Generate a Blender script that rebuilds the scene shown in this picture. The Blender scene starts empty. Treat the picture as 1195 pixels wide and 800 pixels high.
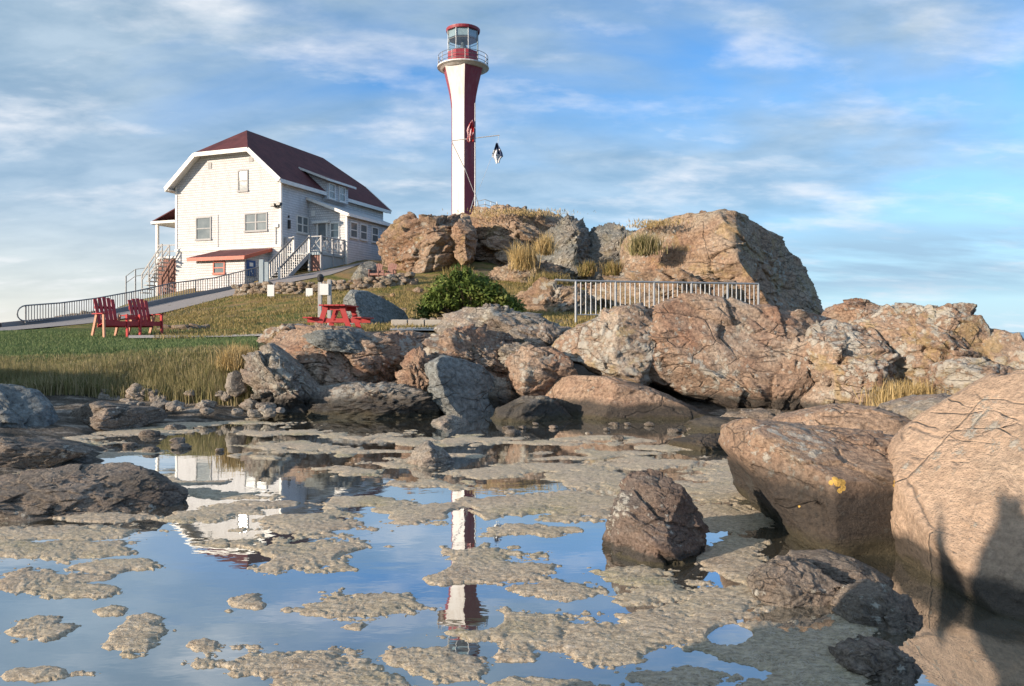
import bpy, bmesh, math, random
import numpy as np
from mathutils import Vector, Matrix
R = math.radians
random.seed(7)
SC = bpy.context.scene
COL = SC.collection

# ------------------------------------------------------------------ camera / light
F, HZ, CX, HC = 900.0, 387.0, 597.5, 1.3
cam = bpy.data.cameras.new('camera'); cam_o = bpy.data.objects.new('camera', cam); COL.objects.link(cam_o)
cam_o.location = (0, 0, HC); cam_o.rotation_euler = (R(90), 0, 0)
cam.sensor_width = 36; cam.lens = 36*F/1195; cam.shift_y = -(400-HZ)/1195
cam.clip_start = .05; cam.clip_end = 40000
SC.camera = cam_o
SC.view_settings.view_transform = 'Standard'; SC.view_settings.look = 'None'
SC.view_settings.exposure = 0.78; SC.view_settings.gamma = 1
SC.cycles.max_bounces = 6
SUN_AZ, SUN_EL = 60.0, 13.0                      # sun stands behind the viewer, to the left
sd = Vector((-math.sin(R(SUN_AZ))*math.cos(R(SUN_EL)), -math.cos(R(SUN_AZ))*math.cos(R(SUN_EL)), math.sin(R(SUN_EL))))
sl = bpy.data.lights.new('sun', 'SUN'); sl.energy = 4.2; sl.angle = R(.6); sl.color = (1, .83, .66)
so = bpy.data.objects.new('sun', sl); COL.objects.link(so)
so.rotation_euler = sd.to_track_quat('Z', 'Y').to_euler(); so.location = (-20, -30, 30)

class NT:
    """tiny node-tree helper"""
    def __init__(s, tree): s.t = tree; s.n = tree.nodes; s.l = tree.links
    def new(s, typ, **kw):
        n = s.n.new(typ)
        for k, v in kw.items():
            if k[0] == 'i' and k[1:].isdigit(): s.inp(n, int(k[1:]), v)
            elif k.startswith('in_'): s.inp(n, k[3:].replace('_', ' '), v)
            else: setattr(n, k, v)
        return n
    def inp(s, n, k, v):
        if isinstance(v, bpy.types.NodeSocket): s.l.new(v, n.inputs[k])
        elif isinstance(v, bpy.types.Node): s.l.new(v.outputs[0], n.inputs[k])
        else:
            if isinstance(v, tuple) and len(v) == 3 and n.inputs[k].type == 'RGBA': v = (*v, 1)
            n.inputs[k].default_value = v
    def math(s, op, a, b=0, c=0, clamp=False):
        n = s.n.new('ShaderNodeMath'); n.operation = op; n.use_clamp = clamp
        s.inp(n, 0, a); s.inp(n, 1, b)
        if op in ('MULTIPLY_ADD', 'SMOOTH_MIN'): s.inp(n, 2, c)
        return n.outputs[0]
    def noise(s, vec, scale, detail=4, rough=.55, dist=0):
        n = s.new('ShaderNodeTexNoise', in_Scale=scale, in_Detail=detail, in_Roughness=rough, in_Distortion=dist)
        if vec is not None: s.inp(n, 'Vector', vec)
        return n.outputs['Fac']
    def ramp(s, fac, *stops):
        n = s.n.new('ShaderNodeValToRGB'); s.inp(n, 0, fac); e = n.color_ramp.elements
        while len(e) < len(stops): e.new(.5)
        for i, (p, c) in enumerate(stops):
            e[i].position = p
            if not isinstance(c, tuple): c = (c, c, c)
            e[i].color = (*c, 1)
        return n.outputs[0]
    def mix(s, fac, a, b, mode='MIX'):
        n = s.n.new('ShaderNodeMix'); n.data_type = 'RGBA'; n.blend_type = mode
        s.inp(n, 0, fac); s.inp(n, 6, a); s.inp(n, 7, b)
        return n.outputs[2]
    def mapr(s, v, a, b, c=0., d=1.):
        n = s.new('ShaderNodeMapRange', i0=v, i1=a, i2=b, i3=c, i4=d); return n.outputs[0]
    def mapping(s, vec, scale=(1, 1, 1), rot=(0, 0, 0), loc=(0, 0, 0)):
        n = s.new('ShaderNodeMapping'); s.inp(n, 0, vec); n.inputs[1].default_value = loc
        n.inputs[2].default_value = rot; n.inputs[3].default_value = scale; return n.outputs[0]

W = bpy.data.worlds.new('World'); SC.world = W; W.use_nodes = True
t = NT(W.node_tree); t.n.clear()
sky = t.new('ShaderNodeTexSky', sky_type='NISHITA', sun_disc=False, sun_elevation=R(SUN_EL), sun_rotation=R(180+SUN_AZ), air_density=1.0, dust_density=.3, ozone_density=2.0)
tc = t.new('ShaderNodeTexCoord').outputs['Generated']
sep = t.new('ShaderNodeSeparateXYZ', i0=tc); X, Y, Z = sep.outputs
den = t.math('ADD', t.math('MAXIMUM', Z, 0.0), .20)
px = t.math('DIVIDE', X, den); py = t.math('DIVIDE', Y, den)
pv = t.new('ShaderNodeCombineXYZ', i0=px, i1=py, i2=0.0).outputs[0]
pv2 = t.mapping(pv, rot=(0, 0, R(10)), scale=(.8, 1.3, 1), loc=(3.3, 1.2, 0))
n1 = t.noise(pv2, 1.0, 8, .50, .3)
n2 = t.noise(t.mapping(pv, rot=(0, 0, R(-12)), scale=(.9, 1.5, 1), loc=(7, 2, 0)), 2.1, 8, .56, .15)
n3 = t.noise(t.mapping(pv, rot=(0, 0, R(20)), scale=(1, 1.5, 1), loc=(1, 8, 0)), 3.6, 8, .56, .15)
azb = t.math('DIVIDE', X, t.math('MAXIMUM', Y, .05))             # tan of the azimuth from the view axis
left = t.mapr(azb, .50, -.50)                                     # more cloud to the left
bias = t.math('MULTIPLY_ADD', left, .30, -.10)
greyc = t.ramp(t.math('ADD', n1, bias), (.36, 0.), (.56, 1.))
wisp = t.math('MULTIPLY', t.ramp(n2, (.50, 0.), (.70, 1.)), t.ramp(n3, (.38, .15), (.60, 1.)))
horiz = t.ramp(Z, (.0, 1.), (.09, .70), (.18, .30), (.30, 0.))
skyc = t.mix(1.0, sky.outputs[0], (.47, .78, 1.08), 'MULTIPLY')
bg = t.new('ShaderNodeBackground', i0=skyc, i1=.135)
hcol = t.mix(t.ramp(left, (.42, 0.), (.92, 1.)), (.42, .58, .70), (.80, .73, .64))
bgh = t.new('ShaderNodeBackground', i0=hcol, i1=.80)
gcol = t.mix(t.ramp(n3, (.32, 0.), (.66, 1.)), (.21, .32, .43), (.38, .48, .57))
bgg = t.new('ShaderNodeBackground', i0=gcol, i1=.80)
bgw = t.new('ShaderNodeBackground', i0=(.68, .68, .70), i1=.88)
m0 = t.new('ShaderNodeMixShader', i0=t.math('MULTIPLY', horiz, .92), i1=bg.outputs[0], i2=bgh.outputs[0])
m1 = t.new('ShaderNodeMixShader', i0=t.math('MULTIPLY', t.math('MULTIPLY', greyc, .92), t.math('SUBTRACT', 1, t.math('MULTIPLY', horiz, .75))), i1=m0.outputs[0], i2=bgg.outputs[0])
m2 = t.new('ShaderNodeMixShader', i0=t.math('MULTIPLY', wisp, .75), i1=m1.outputs[0], i2=bgw.outputs[0])
lowb = t.math('MULTIPLY', t.ramp(Z, (.035, 0.), (.06, 1.), (.10, 1.), (.135, 0.)), t.math('MULTIPLY', t.mapr(azb, .12, .42), t.ramp(t.noise(t.mapping(pv, scale=(.6, 1.6, 1), loc=(4, 4, 0)), 1.6, 8, .55), (.36, 0.), (.52, 1.))))
bgl = t.new('ShaderNodeBackground', i0=(.27, .41, .55), i1=.80)
m3 = t.new('ShaderNodeMixShader', i0=t.math('MULTIPLY', lowb, .8), i1=m2.outputs[0], i2=bgl.outputs[0])
wo = t.new('ShaderNodeOutputWorld'); t.l.new(m3.outputs[0], wo.inputs[0])

# ------------------------------------------------------------------ numpy noise
def _h(ix, iy, iz, s=0):
    n = (ix.astype(np.int64)*374761393 + iy.astype(np.int64)*668265263 + iz.astype(np.int64)*2147483647 + s*1274126177) & 0xffffffff
    n = ((n ^ (n >> 13))*1274126177) & 0xffffffff
    n = ((n ^ (n >> 16))*2246822519) & 0xffffffff
    n = n ^ (n >> 15)
    return (n & 0xffffff)/float(0xffffff)
def vnoise(p, s=0):
    i = np.floor(p).astype(np.int64); f = p-i; f = f*f*f*(f*(f*6-15)+10); r = 0
    for a in (0, 1):
        wx = f[:, 0] if a else 1-f[:, 0]
        for b in (0, 1):
            wy = f[:, 1] if b else 1-f[:, 1]
            for c in (0, 1):
                wz = f[:, 2] if c else 1-f[:, 2]
                r = r + wx*wy*wz*_h(i[:, 0]+a, i[:, 1]+b, i[:, 2]+c, s)
    return r*2-1
ROT = np.array([[.36, .48, -.8], [-.8, .6, 0], [.48, .64, .6]])
def fbm(p, o=4, s=0, g=.5, ridged=False):
    r = 0; a = 1; tot = 0; q = p
    for k in range(o):
        v = vnoise(q, s+k)
        if ridged: v = 1-2*np.abs(v)
        r = r+a*v; tot += a; a *= g; q = (q@ROT.T)*2.03+11.7
    return r/tot
def worley(p, s=0):
    """F1, F2, random per cell, and the height of a randomly tilted facet per cell"""
    i = np.floor(p).astype(np.int64); n = len(p); f1 = np.full(n, 9.); f2 = np.full(n, 9.); cid = np.zeros(n); tilt = np.zeros(n)
    for a in (-1, 0, 1):
        for b in (-1, 0, 1):
            for c in (-1, 0, 1):
                x, y, z = i[:, 0]+a, i[:, 1]+b, i[:, 2]+c
                q = np.stack([p[:, 0]-x-_h(x, y, z, s), p[:, 1]-y-_h(x, y, z, s+1), p[:, 2]-z-_h(x, y, z, s+2)], 1)
                d = np.sqrt((q**2).sum(1)); m = d < f1
                t_ = (_h(x, y, z, s+4)-.5)*q[:, 0]+(_h(x, y, z, s+5)-.5)*q[:, 1]+(_h(x, y, z, s+6)-.5)*q[:, 2]
                f2 = np.where(m, f1, np.minimum(f2, d)); cid = np.where(m, _h(x, y, z, s+3), cid); tilt = np.where(m, t_, tilt); f1 = np.where(m, d, f1)
    return f1, f2, cid, tilt
def sstep(x, a, b):
    v = np.clip((x-a)/(b-a), 0, 1); return v*v*(3-2*v)

# ------------------------------------------------------------------ objects helpers
def P(x, y, D):            # a spot of the place from where it is seen and how far it is
    return np.array(((x-CX)/F*D, D, HC+(HZ-y)/F*D))
def Pz(x, y, z=0):
    return P(x, y, F*(HC-z)/(y-HZ))
def tag(o, label=None, cat=None, group=None, kind=None):
    if label: o['label'] = label
    if cat: o['category'] = cat
    if group: o['group'] = group
    if kind: o['kind'] = kind
    return o
def thing(name, label, cat, loc=(0, 0, 0), rz=0, group=None):
    o = bpy.data.objects.new(name, None); COL.objects.link(o); o.location = tuple(loc); o.rotation_euler = (0, 0, rz)
    o.empty_display_size = .2
    return tag(o, label, cat, group)
def mesh_obj(name, v, f, mat, parent=None, loc=None, smooth=False):
    me = bpy.data.meshes.new(name)
    if isinstance(f, np.ndarray):
        v = np.asarray(v, dtype=np.float32); k = f.shape[1]
        me.vertices.add(len(v)); me.vertices.foreach_set('co', v.ravel())
        me.loops.add(f.size); me.loops.foreach_set('vertex_index', f.astype(np.int32).ravel())
        me.polygons.add(len(f)); me.polygons.foreach_set('loop_start', np.arange(0, f.size, k, dtype=np.int32))
        me.update(calc_edges=True); me.validate()
    else:
        me.from_pydata([tuple(map(float, q)) for q in v], [], f); me.update()
    if smooth: me.polygons.foreach_set('use_smooth', [True]*len(me.polygons))
    me.materials.append(mat)
    o = bpy.data.objects.new(name, me); COL.objects.link(o)
    if parent is not None: o.parent = parent
    if loc is not None: o.location = tuple(map(float, loc))
    return o
class MB:
    def __init__(s): s.v = []; s.f = []
    def add(s, v, f):
        n = len(s.v); s.v += [tuple(q) for q in v]; s.f += [tuple(i+n for i in q) for q in f]; return s
    def box(s, x0, x1, y0, y1, z0, z1):
        v = [(x, y, z) for z in (z0, z1) for x, y in ((x0, y0), (x1, y0), (x1, y1), (x0, y1))]
        return s.add(v, [(3, 2, 1, 0), (4, 5, 6, 7), (0, 1, 5, 4), (1, 2, 6, 5), (2, 3, 7, 6), (3, 0, 4, 7)])
    def beam(s, p, q, w, h, up=(0, 0, 1)):
        p, q = Vector(p), Vector(q); d = (q-p).normalized(); u = Vector(up)
        if abs(d.dot(u)) > .98: u = Vector((0, 1, 0))
        a = d.cross(u).normalized()*w/2; b = a.cross(d).normalized()*h/2
        v = [e+i*a+j*b for e in (p, q) for i, j in ((-1, -1), (1, -1), (1, 1), (-1, 1))]
        return s.add(v, [(3, 2, 1, 0), (4, 5, 6, 7), (0, 1, 5, 4), (1, 2, 6, 5), (2, 3, 7, 6), (3, 0, 4, 7)])
    def tube(s, pts, r, n=7):
        pts = [Vector(p) for p in pts]; rings = []
        for k, p in enumerate(pts):
            d = (pts[min(k+1, len(pts)-1)]-pts[max(k-1, 0)]).normalized()
            u = Vector((0, 0, 1)) if abs(d.z) < .9 else Vector((1, 0, 0))
            a = d.cross(u).normalized(); b = a.cross(d); rr = r[k] if isinstance(r, (list, tuple)) else r
            rings.append([p+(a*math.cos(2*math.pi*i/n)+b*math.sin(2*math.pi*i/n))*rr for i in range(n)])
        v = [q for g in rings for q in g]
        f = [(k*n+i, k*n+(i+1) % n, (k+1)*n+(i+1) % n, (k+1)*n+i) for k in range(len(pts)-1) for i in range(n)]
        f += [tuple(range(n))[::-1], tuple((len(pts)-1)*n+i for i in range(n))]
        return s.add(v, f)
    def prism(s, poly, axis, a, b):   # poly of 2-tuples, extruded along axis between a and b
        n = len(poly)
        def m(p, e): return {'x': (e, p[0], p[1]), 'y': (p[0], e, p[1]), 'z': (p[0], p[1], e)}[axis]
        v = [m(p, a) for p in poly]+[m(p, b) for p in poly]
        f = [tuple(range(n))[::-1], tuple(range(n, 2*n))]+[(i, (i+1) % n, n+(i+1) % n, n+i) for i in range(n)]
        return s.add(v, f)
    def slab(s, poly, dz):            # 3d polygon thickened straight down
        n = len(poly); v = [tuple(p) for p in poly]+[(p[0], p[1], p[2]-dz) for p in poly]
        return s.add(v, [tuple(range(n)), tuple(range(n, 2*n))[::-1]]+[(i, (i+1) % n, n+(i+1) % n, n+i)[::-1] for i in range(n)])
    def lathe(s, prof, n=24, phase=0., c=(0, 0)):
        v = [(c[0]+r*math.cos(2*math.pi*i/n+phase), c[1]+r*math.sin(2*math.pi*i/n+phase), z) for r, z in prof for i in range(n)]
        f = [(k*n+i, k*n+(i+1) % n, (k+1)*n+(i+1) % n, (k+1)*n+i) for k in range(len(prof)-1) for i in range(n)]
        f += [tuple(range(n))[::-1], tuple((len(prof)-1)*n+i for i in range(n))]
        return s.add(v, f)
    def build(s, name, mat, parent=None, bevel=0, smooth=False, loc=None, label=None):
        me = bpy.data.meshes.new(name); me.from_pydata([tuple(q) for q in s.v], [], s.f)
        bm = bmesh.new(); bm.from_mesh(me); bmesh.ops.recalc_face_normals(bm, faces=bm.faces); bm.to_mesh(me); bm.free()
        if smooth: me.polygons.foreach_set('use_smooth', [True]*len(me.polygons))
        me.materials.append(mat)
        o = bpy.data.objects.new(name, me); COL.objects.link(o)
        if parent is not None: o.parent = parent
        if loc is not None: o.location = tuple(loc)
        if bevel:
            b = o.modifiers.new('bevel', 'BEVEL'); b.width = bevel; b.segments = 2; b.limit_method = 'ANGLE'
        if label: o['label'] = label
        return o

# ------------------------------------------------------------------ materials
def newmat(name):
    m = bpy.data.materials.new(name); m.use_nodes = True; q = NT(m.node_tree); q.n.clear()
    b = q.new('ShaderNodeBsdfPrincipled'); o = q.new('ShaderNodeOutputMaterial'); q.l.new(b.outputs[0], o.inputs[0])
    pos = q.new('ShaderNodeNewGeometry').outputs['Position']
    return m, q, b, pos
def bump(q, b, h, strength, dist):
    n = q.new('ShaderNodeBump', in_Height=h, in_Strength=strength, in_Distance=dist); q.l.new(n.outputs[0], b.inputs['Normal']); return n
def paint(name, col, rough=.5, wear=.25, dirt=(.2, .17, .14), sc=3., metal=0, st=(1, 1, 1)):
    m, q, b, pos = newmat(name)
    n = q.noise(q.mapping(pos, scale=st), sc, 6, .65); n2 = q.noise(pos, sc*9, 4, .6)
    c = q.mix(q.math('MULTIPLY', q.ramp(n, (.45, 0.), (.75, 1.)), wear), col, dirt)
    c = q.mix(q.mapr(n2, .3, .7, 0, .25), c, tuple(k*.6 for k in col))
    q.inp(b, 'Base Color', c); b.inputs['Metallic'].default_value = metal
    q.inp(b, 'Roughness', q.mapr(n2, .3, .7, rough-.08, rough+.12))
    bump(q, b, n2, .25, .01)
    return m
def rock_mat(name, cols, S=1., lichen=.5, crack=.6, tide=None, rust=.3, spots=None, yellow=.0, strata=(0, R(20), R(10)), gain=1.0, fac=1., tcol=((.022, .023, .024), (.085, .075, .062)), cs=24, mott=1.):
    cols = tuple(tuple(min(.62, k*gain) for k in c) for c in cols)
    m, q, b, pos = newmat(name)
    warp = q.new('ShaderNodeTexNoise', in_Scale=1.3/S, in_Detail=4.); q.inp(warp, 'Vector', pos)
    def warped(k):
        wp = q.new('ShaderNodeVectorMath', operation='MULTIPLY_ADD'); q.inp(wp, 0, warp.outputs['Color']); wp.inputs[1].default_value = (k*S,)*3; q.inp(wp, 2, pos); return wp.outputs[0]
    wv = warped(.7); ws = warped(.22)
    st = q.mapping(ws, rot=strata, scale=(1, 1, 3.4))
    a = q.noise(wv, .9/S, 6, .62); bb = q.noise(st, 2.0/S, 8, .68); c_ = q.noise(pos, cs/S, 5, .72); d = q.noise(pos, 80/S**.5, 3, .7)
    base = q.ramp(a, (.36, cols[0]), (.5, cols[1]), (.64, cols[2]))
    base = q.mix(q.mapr(bb, .40, .62, 0, .6), base, tuple(k*.60 for k in cols[1]))
    rn = q.noise(q.mapping(wv, loc=(5, 9, 2)), 1.6/S, 5, .6)
    base = q.mix(q.math('MULTIPLY', q.ramp(rn, (.48, 0.), (.64, 1.)), rust), base, (.29, .14, .085))
    lo_, hi_ = 1-.49*mott, 1+.37*mott
    base = q.mix(q.mapr(c_, .36, .64, .0, 1.), q.mix(1., base, (lo_+.02, lo_, lo_-.01), 'MULTIPLY'), q.mix(1., base, (hi_, hi_-.01, hi_-.03), 'MULTIPLY'))
    # lichen crusts: small scalloped patches in drifts
    vo = q.new('ShaderNodeTexVoronoi', in_Scale=9/S, in_Randomness=1.); q.inp(vo, 'Vector', warped(.1))
    big = q.noise(q.mapping(wv, loc=(9, 1, 4)), 1.3/S, 5, .65); fine = q.noise(pos, 40/S, 4, .75)
    lm = q.math('MULTIPLY_ADD', vo.outputs['Distance'], -.40, q.math('MULTIPLY_ADD', big, 1.15, q.math('MULTIPLY', fine, .55)))
    lm = q.ramp(lm, (.86-.20*lichen, 0.), (.92-.20*lichen, 1.))
    vo3 = q.new('ShaderNodeTexVoronoi', in_Scale=12/S); q.inp(vo3, 'Vector', warped(.05))
    sz = q.new('ShaderNodeSeparateColor', i0=vo3.outputs['Color']).outputs[0]
    sp = q.math('LESS_THAN', q.math('MULTIPLY_ADD', fine, .22, vo3.outputs['Distance']), q.math('MULTIPLY_ADD', sz, .42, -.02+.06*lichen))
    lm = q.math('MAXIMUM', lm, q.math('MULTIPLY', sp, min(1, lichen*1.5)))
    licol = q.mix(q.noise(pos, 14/S, 4), (.34, .33, .28), (.62, .59, .52))
    base = q.mix(q.math('MULTIPLY', lm, .8), base, licol)
    if yellow:
        ym = q.ramp(q.noise(q.mapping(wv, loc=(1, 7, 3)), 2.6/S, 6, .65), (.54, 0.), (.60, 1.))
        base = q.mix(q.math('MULTIPLY', ym, yellow), base, (.42, .31, .12))
    # joints and chipped facets
    v1 = q.new('ShaderNodeTexVoronoi', feature='DISTANCE_TO_EDGE', in_Scale=.9/S); q.inp(v1, 'Vector', q.mapping(ws, rot=strata, scale=(.8, 1, 1.9)))
    v2 = q.new('ShaderNodeTexVoronoi', feature='DISTANCE_TO_EDGE', in_Scale=3.0/S); q.inp(v2, 'Vector', st)
    k1 = q.math('MULTIPLY', q.ramp(v1.outputs[0], (.0, .6), (.010, 0.)), q.ramp(q.noise(q.mapping(pos, loc=(4, 4, 9)), .9/S, 3), (.46, 0.), (.54, 1.)))
    k2 = q.math('MULTIPLY', q.ramp(v2.outputs[0], (.0, 1.), (.05, 0.)), q.ramp(q.noise(q.mapping(pos, loc=(4, 4, 4)), 1.5/S, 4, .7), (.52, 0.), (.60, 1.)))
    ck = q.math('MAXIMUM', k1, q.math('MULTIPLY', k2, .7))
    base = q.mix(q.math('MULTIPLY', ck, crack), base, (.05, .04, .03))
    def facets(vec, sc_):
        v = q.new('ShaderNodeTexVoronoi', in_Scale=sc_); q.inp(v, 'Vector', vec)
        off = q.new('ShaderNodeVectorMath', operation='SUBTRACT', i0=vec, i1=v.outputs['Position'])
        col = q.new('ShaderNodeVectorMath', operation='SUBTRACT', i0=v.outputs['Color']); col.inputs[1].default_value = (.5, .5, .5)
        return q.new('ShaderNodeVectorMath', operation='DOT_PRODUCT', i0=off.outputs[0], i1=col.outputs[0]).outputs['Value']
    fc = q.math('ADD', facets(st, 3.2/S), q.math('MULTIPLY', facets(q.mapping(ws, scale=(1, 1, 1.6), loc=(3, 3, 3)), 8/S), .8))
    if tide is not None:
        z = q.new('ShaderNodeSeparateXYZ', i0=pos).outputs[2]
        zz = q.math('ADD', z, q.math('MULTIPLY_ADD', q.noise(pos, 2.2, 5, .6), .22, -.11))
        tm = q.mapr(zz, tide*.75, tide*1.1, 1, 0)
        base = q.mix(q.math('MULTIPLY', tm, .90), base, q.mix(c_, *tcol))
        tm2 = q.mapr(zz, tide*.12, tide*.30, 1, 0)
        base = q.mix(q.math('MULTIPLY', tm2, .6), base, q.mix(c_, (.03, .028, .012), (.10, .085, .045)))
    for (cx, cy, cz, rr) in (spots or []):
        dv = q.new('ShaderNodeVectorMath', operation='DISTANCE'); q.inp(dv, 0, pos); dv.inputs[1].default_value = (cx, cy, cz)
        dm = q.math('LESS_THAN', q.math('ADD', dv.outputs['Value'], q.math('MULTIPLY_ADD', fine, .02, -.01)), rr)
        base = q.mix(q.math('MULTIPLY', dm, .9), base, q.mix(fine, (.62, .36, .05), (.75, .5, .16)))
    q.inp(b, 'Base Color', base); q.inp(b, 'Roughness', q.mapr(c_, .3, .7, .72, .95))
    b.inputs['Specular IOR Level'].default_value = .3
    h = q.math('MULTIPLY_ADD', bb, .45, q.math('MULTIPLY_ADD', c_, .20, q.math('MULTIPLY', d, .08)))
    h = q.math('MULTIPLY_ADD', lm, .04, h); h = q.math('MULTIPLY_ADD', ck, -.25, h)
    h = q.math('MULTIPLY_ADD', fc, .55/S*fac, h)
    bump(q, b, h, 1., .16*S)
    return m
WARM = ((.31, .21, .15), (.42, .305, .225), (.45, .39, .32))
TAN = ((.42, .305, .22), (.48, .35, .255), (.42, .33, .25))
GREY = ((.24, .22, .195), (.34, .305, .26), (.42, .35, .28))
COOL = ((.22, .24, .235), (.32, .33, .31), (.38, .33, .27))
M = {}
M['rock_far'] = rock_mat('hill granite', ((.34, .225, .15), (.44, .325, .235), (.38, .335, .27)), S=3.4, lichen=.35, rust=.3, yellow=.3, strata=(0, R(55), R(15)))
M['rock_far_cool'] = rock_mat('grey hill granite', COOL, S=2.6, gain=.72, lichen=.45, rust=.1, yellow=.15, strata=(R(10), R(-40), 0))
M['rock_mid'] = rock_mat('shore granite', WARM, S=1.25, lichen=.5, rust=.55, tide=.32)
M['rock_mid_lichen'] = rock_mat('shore granite crusted with lichen', WARM, S=1.1, lichen=1.0, rust=.25, tide=.25, yellow=.4)
M['rock_mid_grey'] = rock_mat('grey shore granite', GREY, S=1.1, lichen=.5, rust=.25, tide=.34, yellow=.1)
M['rock_slab'] = rock_mat('smooth tan slab', ((.35, .24, .175), (.42, .30, .215), (.38, .28, .21)), S=1.1, lichen=.15, rust=.25, tide=.26, crack=.5)
M['rock_smooth'] = rock_mat('smooth dark granite', ((.21, .235, .235), (.27, .29, .285), (.30, .28, .255)), S=2., lichen=.0, rust=.0, crack=.15)
M['rock_wet'] = rock_mat('wet tide rock', ((.14, .12, .10), (.23, .195, .16), (.30, .25, .205)), S=.5, lichen=.1, rust=.1, crack=.6)
M['boulder'] = rock_mat('boulder in the pool', ((.12, .09, .075), (.20, .15, .12), (.15, .14, .13)), S=.42, lichen=.15, rust=.15, crack=.6, tide=.05)
sp = [tuple(P(x, y, 4.25))+(r*.0047,) for x, y, r in ()]
M['rock_near'] = rock_mat('near right rock', TAN, S=1.1, gain=1.3, lichen=.06, rust=.15, crack=.2, tide=.16, fac=.8, cs=34, mott=.55)
M['pebble'] = rock_mat('shore stone', GREY, S=.5, lichen=.1, rust=.2, crack=.2)

# siding
def siding(name, col, step=.17, dark=.12):
    m, q, b, pos = newmat(name)
    o = q.new('ShaderNodeTexCoord').outputs['Object']; z = q.new('ShaderNodeSeparateXYZ', i0=o).outputs[2]
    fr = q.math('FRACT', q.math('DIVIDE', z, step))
    n = q.noise(q.mapping(o, scale=(1, 1, .35)), 2.2, 7, .68); n2 = q.noise(q.mapping(o, scale=(1, 1, 3)), 6, 5, .7)
    br = q.new('ShaderNodeTexBrick', in_Scale=1., in_Mortar_Size=.014); br.inputs['Brick Width'].default_value = .16; br.inputs['Row Height'].default_value = step
    sx = q.new('ShaderNodeSeparateXYZ', i0=o); cc = q.new('ShaderNodeCombineXYZ', i0=q.math('ADD', sx.outputs[0], sx.outputs[1]), i1=sx.outputs[2], i2=0.)
    q.inp(br, 'Vector', cc); br.inputs['Color1'].default_value = (1, 1, 1, 1); br.inputs['Color2'].default_value = (.92, .91, .90, 1); br.inputs['Mortar'].default_value = (.66, .62, .60, 1)
    c = q.mix(q.mapr(n, .46, .68, 0, .6), col, tuple(k*.70 for k in col))
    c = q.mix(1., c, br.outputs[0], 'MULTIPLY')
    c = q.mix(q.ramp(n2, (.62, 0.), (.70, .75)), c, (.33, .27, .22))
    q.inp(b, 'Base Color', c); b.inputs['Roughness'].default_value = .7
    h = q.math('MULTIPLY_ADD', fr, -1., q.math('MULTIPLY', n2, .2))
    bump(q, b, h, 1., .05)
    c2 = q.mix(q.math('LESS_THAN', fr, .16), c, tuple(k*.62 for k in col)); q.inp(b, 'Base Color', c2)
    return m
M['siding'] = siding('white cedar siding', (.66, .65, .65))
M['white'] = paint('white trim paint', (.78, .76, .72), .55, .35, (.4, .35, .3))
M['grey_wood'] = paint('weathered grey wood', (.42, .42, .42), .8, .5, (.25, .24, .22))
M['blue_wood'] = paint('grey blue painted boards', (.36, .43, .46), .8, .4, (.25, .24, .22))
M['red_trim'] = paint('orange red trim paint', (.50, .11, .06), .55, .2)
M['red_bench'] = paint('red bench paint', (.42, .028, .03), .5, .35, (.30, .12, .10), 6)
M['red_tower'] = paint('tower red paint', (.27, .022, .038), .5, .7, (.32, .13, .13), 1.6, 0, (1, 1, .12))
M['white_tower'] = paint('tower white paint', (.72, .69, .67), .5, .75, (.42, .33, .26), 1.6, 0, (1, 1, .12))
M['wood_lit'] = paint('faded bench timber', (.52, .27, .18), .8, .3, (.3, .2, .15), 6)
M['old_wood'] = paint('old red brown boards', (.30, .15, .12), .8, .4, (.3, .25, .2), 6)
M['galv'] = paint('galvanised steel', (.34, .36, .38), .5, .4, (.2, .2, .2), 8, .3)
M['steel_dark'] = paint('dull grey steel', (.20, .21, .22), .5, .3, (.2, .15, .12), 8, .5)
M['black'] = paint('black metal', (.02, .02, .022), .4, .2)
M['sign_blue'] = paint('blue sign', (.02, .09, .28), .4, .05)
M['sign_white'] = paint('white board', (.80, .80, .78), .4, .1, (.5, .5, .5))
M['beam'] = paint('pale concrete beam', (.46, .42, .36), .85, .5, (.25, .22, .18), 4)
def roofmat():
    m, q, b, pos = newmat('dark red shingles')
    o = q.new('ShaderNodeTexCoord').outputs['Object']; z = q.new('ShaderNodeSeparateXYZ', i0=o).outputs[2]
    fr = q.math('FRACT', q.math('DIVIDE', z, .11)); n = q.noise(o, 1.2, 6, .6); n2 = q.noise(q.mapping(o, scale=(3, 3, 9)), 3.5, 3, .7)
    c = q.mix(q.mapr(n, .35, .7), (.065, .011, .016), (.135, .032, .034)); c = q.mix(q.mapr(n2, .35, .7, 0, .5), c, (.07, .015, .018))
    q.inp(b, 'Base Color', c); b.inputs['Roughness'].default_value = .85; bump(q, b, q.math('MULTIPLY_ADD', fr, -.6, n2), .6, .03); return m
M['roof'] = roofmat()
def glass():
    m, q, b, pos = newmat('window glass'); b.inputs['Roughness'].default_value = .06
    q.inp(b, 'Base Color', q.mix(q.noise(pos, 1.6, 3), (.05, .07, .08), (.26, .28, .28))); b.inputs['Specular IOR Level'].default_value = 1.0
    bump(q, b, q.noise(pos, 2, 2), .1, .02); return m
M['glass'] = glass()
def lantern_glass():
    m = bpy.data.materials.new('lantern glass'); m.use_nodes = True; q = NT(m.node_tree); q.n.clear()
    g = q.new('ShaderNodeBsdfGlossy', i0=(.9, .95, 1.), i1=.03); tr = q.new('ShaderNodeBsdfTransparent', i0=(.80, .88, .9))
    mx = q.new('ShaderNodeMixShader', i0=.12, i1=tr.outputs[0], i2=g.outputs[0]); o = q.new('ShaderNodeOutputMaterial'); q.l.new(mx.outputs[0], o.inputs[0]); return m
M['lglass'] = lantern_glass()

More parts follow.
